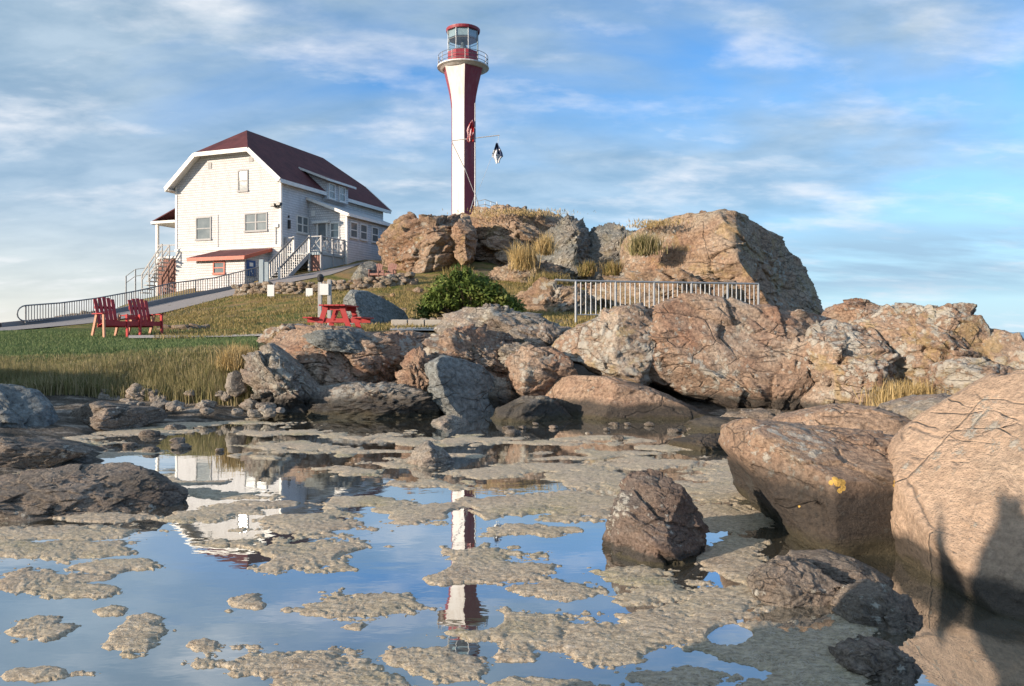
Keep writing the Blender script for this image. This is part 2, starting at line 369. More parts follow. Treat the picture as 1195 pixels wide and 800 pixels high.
def ground_mat():
    m, q, b, pos = newmat('ground')
    at = q.new('ShaderNodeAttribute', attribute_name='zone'); sc = q.new('ShaderNodeSeparateColor', i0=at.outputs['Color'])
    lawn, dry, mud = sc.outputs[0], sc.outputs[1], sc.outputs[2]
    n = q.noise(pos, .55, 6, .62); nf = q.noise(pos, 7, 6, .7); nx = q.noise(pos, 38, 4, .7)
    green = q.mix(n, (.035, .075, .012), (.09, .15, .028)); green = q.mix(q.mapr(nf, .4, .65, 0, .5), green, (.13, .13, .04))
    dryc = q.ramp(q.noise(pos, .8, 7, .68), (.36, (.07, .10, .02)), (.48, (.21, .18, .06)), (.58, (.33, .22, .10)), (.7, (.26, .15, .07)))
    rockc = q.mix(n, (.14, .11, .085), (.26, .2, .15))
    mudc = q.ramp(q.noise(q.mapping(pos, scale=(1, 2.2, 1)), 2.2, 7, .68), (.38, (.07, .062, .052)), (.52, (.15, .13, .11)), (.62, (.36, .32, .28)))
    c = q.mix(dry, rockc, dryc); c = q.mix(lawn, c, green); c = q.mix(mud, c, mudc)
    c = q.mix(q.mapr(nx, .3, .7), q.mix(1., c, (.6, .6, .6), 'MULTIPLY'), q.mix(1., c, (1.35, 1.35, 1.3), 'MULTIPLY'))
    q.inp(b, 'Base Color', c); b.inputs['Roughness'].default_value = .95; b.inputs['Specular IOR Level'].default_value = .2
    bump(q, b, q.math('MULTIPLY_ADD', nf, 1., q.math('MULTIPLY', nx, .25)), .9, .12); return m
M['ground'] = ground_mat()
def simple(name, fn):
    m, q, b, pos = newmat(name); fn(q, b, pos); return m
def _asph(q, b, pos):
    n = q.noise(pos, .9, 6, .6); nf = q.noise(pos, 40, 3, .7)
    q.inp(b, 'Base Color', q.mix(nf, q.mix(n, (.16, .15, .15), (.25, .22, .21)), (.30, .28, .27))); b.inputs['Roughness'].default_value = .9; bump(q, b, nf, .4, .01)
M['road'] = simple('worn pale asphalt', _asph)
def _path(q, b, pos):
    n = q.noise(pos, 1.5, 6, .6); q.inp(b, 'Base Color', q.mix(n, (.36, .31, .27), (.52, .46, .40))); b.inputs['Roughness'].default_value = .9; bump(q, b, q.noise(pos, 20), .4, .01)
M['path'] = simple('gravel path', _path)
def blade_mat(name, c0, c1, c2):
    m, q, b, pos = newmat(name)
    at = q.new('ShaderNodeAttribute', attribute_name='tint'); r = q.new('ShaderNodeSeparateColor', i0=at.outputs['Color']).outputs[0]
    c = q.ramp(r, (0., c0), (.5, c1), (1., c2)); c = q.mix(q.mapr(q.noise(pos, 1.1, 4), .4, .65, 0, .55), c, c1)
    q.inp(b, 'Base Color', c); b.inputs['Roughness'].default_value = .75; b.inputs['Specular IOR Level'].default_value = .2
    tl = q.new('ShaderNodeBsdfTranslucent', i0=c); mx = q.new('ShaderNodeMixShader', i0=.25, i1=b.outputs[0], i2=tl.outputs[0])
    q.l.new(mx.outputs[0], [n for n in q.n if n.type == 'OUTPUT_MATERIAL'][0].inputs[0]); return m
M['reed'] = blade_mat('reeds', (.10, .14, .035), (.30, .26, .12), (.60, .48, .31))
M['lawnb'] = blade_mat('lawn blades', (.07, .12, .04), (.14, .20, .08), (.28, .28, .14))
M['dryb'] = blade_mat('dry grass', (.10, .13, .03), (.30, .23, .09), (.50, .37, .20))
M['straw'] = blade_mat('straw grass', (.30, .22, .08), (.50, .37, .17), (.62, .50, .30))
M['leaf'] = blade_mat('shrub leaves', (.045, .08, .018), (.13, .18, .04), (.30, .31, .10))
def _bark(q, b, pos):
    q.inp(b, 'Base Color', q.mix(q.noise(pos, 9, 5), (.10, .07, .05), (.22, .17, .12))); b.inputs['Roughness'].default_value = .9
M['bark'] = simple('bark', _bark)

# ------------------------------------------------------------------ terrain
CP = []
def g(x, y, z): CP.append((x, y, z))
def gp(x, y, D): CP.append(tuple(P(x, y, D)))
for a in ((0, 3), (-2, 2.5), (-2, 5), (0, 5.5), (1.2, 4.5), (0, 8), (-2, 8.5), (1, 8), (2.6, 8.6), (-1, .5), (1.6, 2.4), (-3.4, 4), (-4.4, 9.6), (.3, 10.6), (-1.5, 10.8), (-3, 10.3), (1.8, 10.2), (-5.4, 4.2)): g(*a, -.35)
for x, y, z in ((0, 520, .1), (-80, 520, .15), (60, 535, .05), (100, 520, .04), (90, 495, .08), (200, 480, .06), (270, 478, .06)): CP.append(tuple(Pz(x, y, z)))
for a in ((0, 480, 11.4), (130, 478, 11.6), (240, 474, 11.8), (-100, 480, 11.4), (0, 462, 12.5), (-150, 462, 12.5), (150, 462, 12.6), (265, 455, 12.9),
          (-150, 428, 13.6), (0, 428, 13.6), (150, 424, 13.6), (270, 415, 14), (-150, 405, 18), (0, 405, 18), (150, 403, 18), (270, 400, 18),
          (-100, 389, 24), (0, 389.5, 24), (150, 388.5, 24), (270, 391, 22), (-60, 390, 32), (0, 388, 33), (100, 379, 36), (190, 366, 40), (270, 346, 44), (300, 338, 45.5),
          (-60, 386, 38), (0, 383, 38), (110, 370, 42), (200, 352, 46), (290, 335, 50), (-100, 402, 50), (30, 396, 48), (100, 384, 52),
          (150, 352, 55), (195, 343, 57), (240, 336, 52), (300, 326, 50), (375, 317, 51), (425, 303, 55), (460, 318, 50), (450, 331, 45), (300, 343, 43.6), (400, 338, 43.6), (470, 329, 44),
          (300, 352, 41), (300, 382, 28), (300, 388, 22), (230, 378, 30), (230, 368, 36), (400, 352, 38), (400, 381, 25), (380, 388.5, 19.5), (450, 352, 38), (480, 386, 20), (490, 340, 42), (510, 332, 44),
          (550, 371, 26), (550, 342, 40), (600, 332, 45), (600, 372, 26), (650, 382, 22), (650, 348, 38), (700, 378, 22), (700, 350, 38), (780, 372, 25), (780, 356, 36), (880, 376, 25), (880, 376, 36), (950, 382, 35),
          (1000, 396, 30), (1100, 404, 30), (1195, 414, 30), (1350, 420, 30), (400, 402, 15.5), (550, 402, 17), (650, 403, 17), (750, 402, 17), (850, 402, 17), (1000, 404, 17), (1150, 415, 16), (1350, 420, 15),
          (480, 305, 60), (550, 275, 75), (620, 280, 65), (800, 310, 60), (900, 350, 60)): gp(*a)
for a in ((-4, 12.4, .1), (-3, 12.4, 0), (-1, 12.4, 0), (1, 12.4, 0), (3, 12.6, .1), (5, 12, .1), (7, 10.5, .15), (5.5, 8.5, .05), (4.5, 7, .05), (3, 6.6, -.1), (4, 5, .1), (2.6, 4, -.25), (3.6, 3.4, .1), (3, 1.5, -.1),
          (-8, 2, .1), (-9, 6, .15), (-8, -3, .3), (0, -5, .3), (6, -4, .4), (10, 2, .5), (-25, 2, .5), (25, 5, .3), (-25, -10, 0), (25, -10, 0), (0, -14, 0),
          (-6.2, 97, 13.5), (0, 90, 12.5), (-12, 100, 12.5), (-5, 110, 12), (-40, 90, -2), (-55, 60, -6), (-60, 30, -5), (40, 60, -3), (35, 30, -4), (50, 90, -8), (0, 140, -6), (-30, 120, -6), (60, 0, -5), (-60, -15, -5), (-32, 50, .0), (14, 24, .9), (20, 40, -1)): g(*a)
CPA = np.array(CP)
def _solve(P3):
    d = np.sqrt(((P3[:, None, :2]-P3[None, :, :2])**2).sum(-1)+.04)
    n = len(P3); A = np.zeros((n+3, n+3)); A[:n, :n] = d - np.eye(n)*.03; A[:n, n] = 1; A[:n, n+1:] = P3[:, :2]; A[n:, :n] = A[:n, n:].T
    return np.linalg.solve(A, np.concatenate([P3[:, 2], np.zeros(3)]))
CW = _solve(CPA)
def gz(x, y, rough=True):
    x = np.atleast_1d(np.asarray(x, float)); y = np.atleast_1d(np.asarray(y, float)); out = np.empty(len(x))
    for s in range(0, len(x), 20000):
        X_, Y_ = x[s:s+20000], y[s:s+20000]
        d = np.sqrt((X_[:, None]-CPA[None, :, 0])**2+(Y_[:, None]-CPA[None, :, 1])**2+.04)
        out[s:s+20000] = d@CW[:-3]+CW[-3]+CW[-2]*X_+CW[-1]*Y_
    if rough:
        p = np.stack([x, y, x*0], 1)
        near = sstep(y, 14, 10)
        out = out+fbm(p*.35, 4, 3)*.10*sstep(y, 16, 30)+fbm(p*np.array([1.2, 3.0, 1]), 5, 9, .6, True)*.085*near*sstep(out, -.25, .05)
    return out
def gz1(x, y): return float(gz([x], [y])[0])
def axis(segs):
    r = []
    for a, b, st in segs: r += list(np.arange(a, b, st))
    return np.array(r+[segs[-1][1]])
ax = axis([(-420, -64, 30), (-64, -24, 1.2), (-24, -10, .35), (-10, 10, .14), (10, 22, .35), (22, 70, 1.5), (70, 420, 30)])
ay = axis([(-60, -16, 4), (-16, 2, .6), (2, 16, .12), (16, 30, .25), (30, 62, .45), (62, 125, 1.3), (125, 500, 25)])
GX, GY = np.meshgrid(ax, ay); gx, gy = GX.ravel(), GY.ravel()
zz = gz(gx, gy)
far = np.maximum(np.maximum(np.abs(gx)-64, gy-125), -16-gy); zz = np.where(far > 0, np.minimum(zz, -8.), zz)
nx, ny = len(ax), len(ay)
ii = (np.arange(ny-1)[:, None]*nx+np.arange(nx-1)[None, :]).ravel()
faces = np.stack([ii, ii+1, ii+1+nx, ii+nx], 1)
gnd = mesh_obj('ground', np.stack([gx, gy, zz], 1), faces, M['ground'], smooth=True); tag(gnd, kind='structure')
def zone(x, y, z):
    pxl = CX+F*x/np.maximum(y, 1); p = np.stack([x, y, x*0], 1); nn = fbm(p*.25, 4, 5)
    lip = 12.9+fbm(p*.6, 3, 8)*.25
    lawn = sstep(y, lip-.1, lip+.3)*sstep(pxl, 330, 285)*sstep(y, 34, 25+nn*3)
    lawn = np.maximum(lawn, sstep(nn, .1, .4)*.75*(y > 20)*(y < 46)*(pxl < 700))
    mud = sstep(y, lip+.05, lip-.3)*sstep(y, 40, 20)
    dry = sstep(y, 15, 20)*(1-.6*sstep(fbm(p*.5, 4, 15), .15, .5))
    return lawn, dry, mud
ln, dr, md = zone(gx, gy, zz)
ca = gnd.data.color_attributes.new('zone', 'FLOAT_COLOR', 'POINT')
ca.data.foreach_set('color', np.stack([ln, dr, md, np.ones(len(ln))], 1).astype(np.float32).ravel())

# sea
def _sea(q, b, pos):
    b.inputs['Base Color'].default_value = (.02, .06, .09, 1); b.inputs['Roughness'].default_value = .2; bump(q, b, q.noise(q.mapping(pos, scale=(1, 3, 1)), .3, 5), .6, .6)
s_ = 16000
tag(mesh_obj('sea', [(-s_, -s_, -4), (s_, -s_, -4), (s_, s_, -4), (-s_, s_, -4)], [(0, 1, 2, 3)], simple('sea water', _sea)), kind='structure')
# pool water
def _pool(q, b, pos):
    n = q.noise(pos, 1.5, 5, .6)
    q.inp(b, 'Base Color', q.mix(n, (.045, .055, .05), (.17, .13, .08))); q.inp(b, 'Roughness', .02)
    gl = q.new('ShaderNodeBsdfGlossy', i0=(.84, .89, .92), i1=.012)
    lw = q.new('ShaderNodeLayerWeight', i0=.5).outputs['Facing']
    bp = q.new('ShaderNodeBump', in_Height=q.noise(q.mapping(pos, scale=(1.2, 2.2, 1)), 3.0, 3, .5), in_Strength=.035, in_Distance=.02)
    q.l.new(bp.outputs[0], b.inputs['Normal']); q.l.new(bp.outputs[0], gl.inputs['Normal'])
    mx = q.new('ShaderNodeMixShader', i0=q.mapr(lw, .3, .93, .20, .80), i1=b.outputs[0], i2=gl.outputs[0])
    q.l.new(mx.outputs[0], [n_ for n_ in q.n if n_.type == 'OUTPUT_MATERIAL'][0].inputs[0])
pool_poly = [(-12, -7), (4.5, -6), (5.5, 2), (6, 8), (6.5, 12), (4, 13), (0, 13.2), (-4.5, 12.8), (-7.5, 11.9), (-9, 11), (-12, 9)]
tag(mesh_obj('pool_water', [(x, y, 0) for x, y in pool_poly], [tuple(range(len(pool_poly)))], simple('pool water', _pool)), kind='structure')

# algae mats: lumpy sheet that rises above the water where the mats float
rows = np.geomspace(2.4, 12.6, 520); cols_ = np.linspace(-.76, .72, 760)
AX = (rows[:, None]*cols_[None, :]).ravel(); AY = np.repeat(rows, len(cols_))
apx = CX+F*AX/AY; apy = HZ+F*HC/AY
p3 = np.stack([AX, AY, AX*0], 1)
wx = fbm(p3*1.6, 4, 31)*26; wy = fbm(p3*1.6, 4, 41)*9
qx, qy = apx+wx, apy+wy
MATS = [(415, 645, 48, 15), (45, 735, 44, 18), (170, 745, 42, 22), (250, 757, 22, 8), (288, 705, 26, 9), (130, 717, 26, 8), (150, 661, 50, 8), (95, 692, 45, 9), (425, 712, 68, 20), (330, 775, 90, 20), (400, 800, 130, 22), (505, 775, 55, 28), (40, 790, 60, 10),
        (330, 650, 90, 16), (285, 640, 50, 10), (40, 675, 70, 14), (30, 640, 110, 14), (60, 620, 120, 12), (110, 640, 70, 10), (370, 612, 75, 14), (310, 590, 70, 8), (260, 575, 60, 6), (220, 558, 55, 5), (430, 588, 60, 8), (480, 600, 60, 10), (250, 600, 70, 9),
        (560, 670, 90, 24), (640, 690, 80, 14), (600, 585, 70, 15), (620, 620, 60, 9), (545, 640, 30, 7), (680, 590, 80, 20), (700, 560, 60, 14), (600, 740, 80, 34), (690, 755, 80, 40), (760, 730, 70, 24), (770, 690, 80, 14), (740, 670, 60, 8), (830, 700, 60, 30), (860, 650, 40, 40), (840, 600, 60, 30), (850, 560, 60, 30), (880, 750, 90, 30), (950, 770, 80, 40), (1000, 730, 40, 30), (780, 790, 100, 16), (640, 800, 80, 12), (570, 553, 60, 7), (640, 545, 60, 7), (760, 540, 50, 8),
        (410, 548, 50, 4), (350, 520, 60, 4), (420, 525, 60, 4), (470, 540, 50, 4), (330, 505, 50, 3), (400, 508, 70, 3), (480, 512, 50, 3), (560, 512, 60, 4), (620, 518, 80, 5), (700, 512, 60, 4), (300, 530, 40, 3), (650, 532, 50, 3), (720, 528, 50, 3), (540, 530, 30, 3), (780, 520, 40, 4), (250, 493, 90, 4), (150, 500, 60, 8), (60, 512, 70, 10), (100, 530, 60, 6), (70, 550, 70, 4), (560, 600, 30, 6), (510, 565, 50, 5), (455, 562, 40, 4), (120, 600, 90, 8)]
OPEN = [(225, 525, 70, 20), (310, 555, 40, 10), (250, 545, 60, 14), (540, 605, 22, 9), (545, 635, 26, 10), (545, 688, 30, 6), (545, 725, 30, 14), (545, 760, 26, 8), (700, 655, 60, 8), (470, 655, 70, 22), (260, 650, 70, 12), (240, 690, 80, 14), (400, 560, 60, 9), (420, 575, 50, 8), (500, 730, 30, 14), (845, 740, 30, 16), (340, 600, 50, 5)]
mk = np.full(len(qx), -1.0)
for cx, cy, rx, ry in MATS:
    mk = np.maximum(mk, 1-np.sqrt(((qx-cx)/rx)**2+((qy-cy)/ry)**2)*1.)
for cx, cy, rx, ry in OPEN:
    mk = np.where(np.sqrt(((qx-cx)/rx)**2+((qy-cy)/ry)**2) < 1, np.minimum(mk, (np.sqrt(((qx-cx)/rx)**2+((qy-cy)/ry)**2)-1)*1.2), mk)
mk = mk + fbm(p3*np.array([1.8, 2.6, 1]), 3, 51, .6)*.45 + fbm(p3*np.array([5.5, 7.5, 1]), 5, 55, .74)*.85 + .03
mk = np.maximum(mk, (fbm(p3*np.array([9, 22, 1]), 4, 58, .7)-.40)*.9*sstep(mk, -.6, -.05))
body = sstep(mk, -.06, .34)
wq_ = np.stack([fbm(p3*2.2+9, 3, 81), fbm(p3*2.2+19, 3, 82), AX*0], 1)
st_ = fbm((p3+wq_*.25)*np.array([7, 24, 1]), 4, 61, .6, True); st2 = fbm((p3+wq_*.3)*np.array([22, 60, 1]), 3, 71, .65, True)
az = -.0105+body*.0175+.0040*st_+.0042*st2+np.clip(mk-.3, 0, .6)*.008
keep = az > -.016
fi = (np.arange(len(rows)-1)[:, None]*len(cols_)+np.arange(len(cols_)-1)[None, :]).ravel()
fq = np.stack([fi, fi+1, fi+1+len(cols_), fi+len(cols_)], 1)
fq = fq[keep[fq].any(1)]
us = np.unique(fq); mp = np.zeros(len(AX), int); mp[us] = np.arange(len(us))
def _alg(q, b, pos):
    n = q.noise(pos, 1.4, 5, .6); nf = q.noise(q.mapping(pos, scale=(1, 2, 1)), 28, 5, .75); wq = q.new('ShaderNodeTexNoise', in_Scale=9., in_Detail=2.); q.inp(wq, 'Vector', pos); wp = q.new('ShaderNodeVectorMath', operation='MULTIPLY_ADD'); q.inp(wp, 0, wq.outputs['Color']); wp.inputs[1].default_value = (.25, .25, 0); q.inp(wp, 2, pos)
    nx = q.noise(q.mapping(wp.outputs[0], rot=(0, 0, .5), scale=(1, 4.2, 1)), 46, 3, .7)
    c = q.ramp(n, (.34, (.46, .36, .25)), (.46, (.56, .46, .32)), (.58, (.50, .42, .28)), (.70, (.38, .34, .18)))
    c = q.mix(q.mapr(nf, .35, .65), q.mix(1., c, (.50, .47, .46), 'MULTIPLY'), q.mix(1., c, (1.35, 1.35, 1.35), 'MULTIPLY'))
    c = q.mix(q.ramp(nx, (.50, 0.), (.62, .7)), c, (.68, .60, .49))
    q.inp(b, 'Base Color', c); b.inputs['Roughness'].default_value = .8
    bump(q, b, q.math('ADD', nf, q.math('MULTIPLY', nx, .4)), 1., .02)
alg = mesh_obj('algae', np.stack([AX, AY, az], 1)[us], mp[fq], simple('dried algae', _alg), smooth=True)
tag(alg, 'pale dried algae mats floating in broken patches on the tide pool', 'algae', kind='stuff')

# ------------------------------------------------------------------ rocks
ICO = {}
def ico(l):
    if l not in ICO:
        bm = bmesh.new(); bmesh.ops.create_icosphere(bm, subdivisions=l, radius=1)
        ICO[l] = (np.array([v.co[:] for v in bm.verts]), np.array([[v.index for v in f.verts] for f in bm.faces])); bm.free()
    return ICO[l]
USED = {}
def rock(name, label, out, D, tf, tb, mat, lvl=6, seed=0, rough=1., facets=8, fr=(.55, .88), cuts=(), group=None, world=False, boxy=.62, frac=1., cat='rock', blk=1.6, dip=None, ter=1., ter_n=5.):
    rng = np.random.RandomState(seed*17+3)
    V, Fc = ico(lvl)
    if world: o2 = np.array(out, float); c3 = None
    else: o2 = np.array([P(x, y, D)[[0, 2]] for x, y in out])
    c = (o2.min(0)+o2.max(0))/2*.5+o2.mean(0)*.5
    q = o2-c; n = len(q)
    th = np.linspace(-np.pi, np.pi, 361); r = np.zeros(361)
    for k in range(n):                       # ray casting of the outline
        a, b = q[k], q[(k+1) % n]; e = b-a
        for i, t_ in enumerate(th):
            d = (math.cos(t_), math.sin(t_)); dn = d[0]*e[1]-d[1]*e[0]
            if abs(dn) < 1e-9: continue
            s = (a[0]*e[1]-a[1]*e[0])/dn; u = (a[0]*d[1]-a[1]*d[0])/dn
            if s > 0 and -1e-6 <= u <= 1+1e-6: r[i] = max(r[i], s)
    ks = np.array([1, 2, 3, 2, 1.])/9; r = np.convolve(np.concatenate([r[-3:-1], r, r[1:3]]), ks, 'valid')
    hw, hh = np.ptp(o2[:, 0])/2, np.ptp(o2[:, 1])/2; size = math.sqrt(hw*hh)
    ang = np.arctan2(V[:, 2]*hh, V[:, 0]*hw); s = np.hypot(V[:, 0], V[:, 2])
    rr = np.interp(ang, th, r); re = hw*hh/np.sqrt((hh*np.cos(ang))**2+(hw*np.sin(ang))**2)*.9
    w = sstep(s, .15, .8); rad = (rr*w+re*(1-w))*s**boxy
    dy = V[:, 1]; dep = np.sign(dy)*np.abs(dy)**.8
    X_ = np.stack([c[0]+np.cos(ang)*rad, D+np.where(dep < 0, dep*tf, dep*tb), c[1]+np.sin(ang)*rad], 1)
    cen = np.array([c[0], D, c[1]])
    def cut(nv, f_):
        nv = np.array(nv, float); nv /= np.linalg.norm(nv); pr = (X_-cen)@nv; lim = pr.max()*f_
        ex = np.maximum(pr-lim, 0); return X_-nv*ex[:, None]*.93
    for nv, f_ in cuts: X_ = cut(nv, f_)
    for _ in range(facets):
        X_ = cut((rng.uniform(-1.4, 1.4), -1, rng.uniform(-.6, 1.5)), rng.uniform(*fr))
    N = X_-cen; N[:, 1] *= hw/max(tf, .05); N /= np.linalg.norm(N, axis=1)[:, None]+1e-6
    off = rng.uniform(0, 50, 3); p = X_/size
    dip = rng.uniform(-30, 30) if dip is None else dip; sh = R(dip); A = np.array([[math.cos(sh), 0, math.sin(sh)], [0, 1, 0], [-math.sin(sh), 0, math.cos(sh)]])
    wv_ = np.stack([fbm(p*1.3+k*9+off, 3, seed) for k in range(3)], 1)
    pa = (p@A.T)*np.array([.8, 1, 1.9])*blk+off+wv_*.16
    f1, f2, cid, tl = worley(pa, seed)
    pb = (p@A.T)*np.array([.8, 1, 2.0])*blk*2.9+off+wv_*.35
    g1, g2, gid, tl2 = worley(pb, seed+50)
    tz = (p@A.T)[:, 2]*ter_n+1.4*fbm(p*.8+off, 3, seed+77)+.5*fbm(p*3+off, 2, seed+78); tc = np.floor(tz); saw = tz-tc; hh_ = _h(tc, tc*0, tc*0, seed)
    terr = ter*(.055*(hh_-.5)*sstep(saw, 0, .12)+.030*(saw-.5)*sstep(1-saw, 0, .06)-.028*np.exp(-(np.minimum(saw, 1-saw)/.035)**2)*(hh_ > .35))*sstep(fbm(p*1.2+off+5, 3, seed+80), -.35, .15)
    e = f2-f1; e2 = g2-g1; crk = sstep(fbm(p*.9+off+31, 3, seed+3), -.15, .25)
    disp = size*rough*(terr+.075*fbm(p*1.0+off, 3, seed+5)+.030*fbm(p*3.5+off, 5, seed+9, .55)+.40*frac*tl/blk**.5+.06*frac*(cid-.5)*sstep(e, .0, .05)-.045*frac*crk*np.exp(-(e/.035)**2)
                       +.095*tl2+.016*(gid-.5)*sstep(e2, 0, .1)-.018*crk*np.exp(-(e2/.06)**2)+.012*fbm(p*15+off, 4, seed+13, .65))
    X_ = X_+N*disp[:, None]
    loc = np.array([cen[0], cen[1], X_[:, 2].min()])
    o = mesh_obj(name, X_-loc, Fc, mat, loc=loc, smooth=True)
    tag(o, label, cat, group)
    return o
m = M
# hill outcrops
rock('rock_outcrop', 'rounded tan outcrop with a deep fissure, just right of the white house', [(447, 338), (447, 305), (451, 282), (461, 268), (476, 259), (500, 255), (530, 252), (546, 253), (554, 275), (550, 300), (542, 325), (520, 340), (470, 342)], 53, 4, 9, m['rock_far'], 7, 1, facets=7, blk=1.9)
rock('rock_outcrop', 'broad tan hilltop outcrop directly under the lighthouse', [(532, 248), (560, 244), (600, 245), (640, 251), (662, 262), (678, 280), (684, 310), (680, 340), (600, 352), (550, 345), (545, 300), (536, 270)], 58, 6, 14, m['rock_far'], 7, 2, rough=1.3, facets=6, blk=2.6)
rock('rock_outcrop', 'upright tan slab leaning in the middle of the hilltop outcrop', [(530, 262), (538, 252), (548, 256), (556, 280), (552, 302), (540, 312), (530, 300), (526, 280)], 50.2, 1.6, 3, m['rock_far'], 6, 3)
rock('rock_outcrop', 'grey jointed outcrop at the right shoulder of the lighthouse hill', [(628, 300), (636, 272), (650, 262), (662, 253), (675, 256), (684, 270), (692, 300), (700, 345), (655, 345), (630, 330)], 51, 4, 6, m['rock_far_cool'], 6, 4, rough=.95, facets=5, blk=3, cuts=[((1, -.7, .5), .62)])
rock('rock_outcrop', 'dark pointed outcrop in the saddle between the two hills', [(683, 320), (686, 270), (702, 262), (722, 262), (740, 274), (752, 300), (745, 345), (690, 348)], 50, 4, 6, m['rock_far_cool'], 6, 5, rough=.95, blk=2.6)
rock('rock_outcrop', 'huge domed outcrop with a shaded right flank, right of the lighthouse', [(728, 345), (732, 276), (760, 260), (790, 253), (822, 250), (850, 256), (884, 266), (918, 282), (942, 308), (958, 340), (966, 364), (955, 384), (900, 388), (780, 380)], 44, 6, 10, m['rock_far'], 7, 6, rough=.5, facets=4, fr=(.7, .9), blk=2.3, cuts=[((1, -.75, .40), .60), ((.25, -1, .75), .78)])
rock('rock_outcrop', 'low jumbled tan ledges behind the left end of the galvanised railing', [(600, 372), (606, 345), (630, 328), (660, 333), (690, 345), (690, 380), (640, 392)], 30, 2.5, 4, m['rock_far'], 6, 7, rough=1.5, blk=2.4)
rock('rock_outcrop', 'jumbled pale ledges behind the middle of the galvanised railing', [(680, 375), (690, 335), (730, 318), (780, 320), (840, 330), (880, 345), (890, 375), (780, 385)], 33, 3, 6, m['rock_far'], 6, 8, rough=1.6, blk=3)
rock('rock_outcrop', 'low tan ledge under the straw grass on the lighthouse hill', [(560, 345), (570, 320), (600, 305), (640, 305), (665, 325), (660, 348), (610, 356)], 47, 2.5, 5, m['rock_far'], 6, 9, rough=1.4, blk=2.2)
rock('boulder', 'smooth blue grey boulder in shade behind the picnic table', [(402, 372), (404, 348), (412, 338), (430, 340), (455, 352), (482, 366), (492, 378), (450, 388), (410, 386)], 25, 1.3, 1.3, m['rock_smooth'], 6, 10, rough=.25, facets=0, cuts=[((.75, -.35, .35), .12)], frac=.2)
rock('boulder', 'pale pointed boulder between the deck and the old bench', [(410, 326), (418, 311), (430, 304), (442, 308), (449, 322), (446, 334), (415, 334)], 46, .8, 1, m['rock_far_cool'], 5, 11, rough=.6)
# front wall of shore rocks, left to right
rock('shore_rock', 'long tan rock with a slanting top, in front of the red picnic table', [(282, 432), (286, 408), (300, 390), (320, 380), (352, 376), (395, 386), (430, 390), (470, 389), (503, 402), (506, 435), (500, 465), (440, 470), (370, 462), (320, 445)], 13.3, 1.1, 1.6, m['rock_mid'], 7, 20, facets=7, blk=2.0, fr=(.5, .85), dip=-32, rough=1.15, ter=1.6, cuts=[((0, -.5, 1), .72)])
rock('shore_rock', 'low dark ledge along the waterline below the long tan rock', [(345, 450), (400, 445), (455, 448), (495, 456), (515, 472), (514, 496), (470, 503), (390, 502), (355, 490)], 12.0, .55, 1, m['rock_mid_grey'], 6, 21, rough=1.5, facets=4, blk=3, cuts=[((0, -.3, 1), .6)])
rock('shore_rock', 'broken grey and tan block at the left end of the shore rocks', [(284, 428), (290, 412), (308, 410), (328, 428), (350, 450), (368, 484), (350, 500), (322, 490), (300, 470)], 12.1, .5, .9, m['rock_mid_grey'], 6, 22, rough=1.6, facets=5, blk=2.2)
rock('shore_rock', 'humped grey rock at the top of the left shore rocks', [(300, 398), (315, 382), (345, 377), (375, 385), (380, 398), (330, 404)], 14.6, .6, 1, m['rock_mid_lichen'], 6, 44, rough=1)
rock('shore_rock', 'tan jointed rock between the long rock and the big rust rock', [(492, 420), (500, 395), (525, 384), (562, 382), (592, 392), (604, 412), (603, 438), (585, 462), (545, 462), (510, 450)], 13.6, .9, 1.5, m['rock_mid'], 6, 23, rough=1.3, facets=5, blk=2.4)
rock('shore_rock', 'blue grey slab leaning steeply down to the water', [(494, 426), (515, 414), (560, 424), (592, 446), (606, 480), (590, 500), (530, 494), (503, 466)], 12.1, .4, .8, m['rock_smooth'], 6, 24, rough=.6, facets=0, frac=.5, cuts=[((.85, -.75, .45), -.05), ((-1, -.6, .1), .85)])
rock('shore_rock', 'arched grey brown boulder in front of the green shrub', [(504, 382), (516, 367), (545, 357), (590, 361), (630, 367), (656, 380), (645, 404), (600, 410), (530, 406)], 17, 1.0, 1.6, m['rock_mid_grey'], 6, 25, rough=1, facets=5, blk=1.6)
rock('shore_rock', 'tan block standing in the notch left of the big rust rock', [(592, 425), (602, 408), (640, 405), (665, 416), (674, 440), (668, 470), (610, 470), (595, 450)], 12.6, .5, 1, m['rock_mid'], 6, 26, rough=1, facets=4)
rock('shore_rock', 'shaded grey block behind the notch, beside the arched boulder', [(588, 402), (600, 384), (635, 378), (668, 382), (690, 400), (660, 415), (600, 420)], 14.8, .8, 1.2, m['rock_mid_grey'], 6, 27, rough=1.2)
rock('shore_rock', 'lichen spotted tan rock leaning on the left of the big rust rock', [(646, 404), (660, 388), (690, 372), (725, 358), (750, 354), (765, 380), (760, 430), (750, 455), (715, 445), (690, 430), (662, 418)], 12.9, .8, 1.6, m['rock_mid_lichen'], 6, 28, facets=4, blk=1.4, frac=.6)
rock('shore_rock', 'biggest rust brown rock in the centre with white lichen spots', [(724, 405), (738, 374), (768, 355), (800, 345), (840, 347), (872, 358), (912, 363), (950, 367), (990, 378), (985, 410), (960, 440), (950, 485), (915, 490), (860, 484), (825, 470), (785, 455), (750, 440), (733, 425)], 13, 1.1, 2.2, m['rock_mid'], 7, 29, rough=.66, facets=7, fr=(.68, .9), blk=1.5, frac=.6, dip=-38, cuts=[((-.2, -1, .35), .72)])
rock('shore_rock', 'smooth tan slab with a dark tide band under the big rust rock', [(628, 468), (640, 446), (670, 439), (712, 440), (760, 452), (800, 470), (840, 488), (862, 500), (845, 514), (760, 514), (680, 510), (640, 500)], 11.9, .6, 1.2, m['rock_slab'], 7, 30, rough=.4, facets=3, frac=.4, boxy=.5)
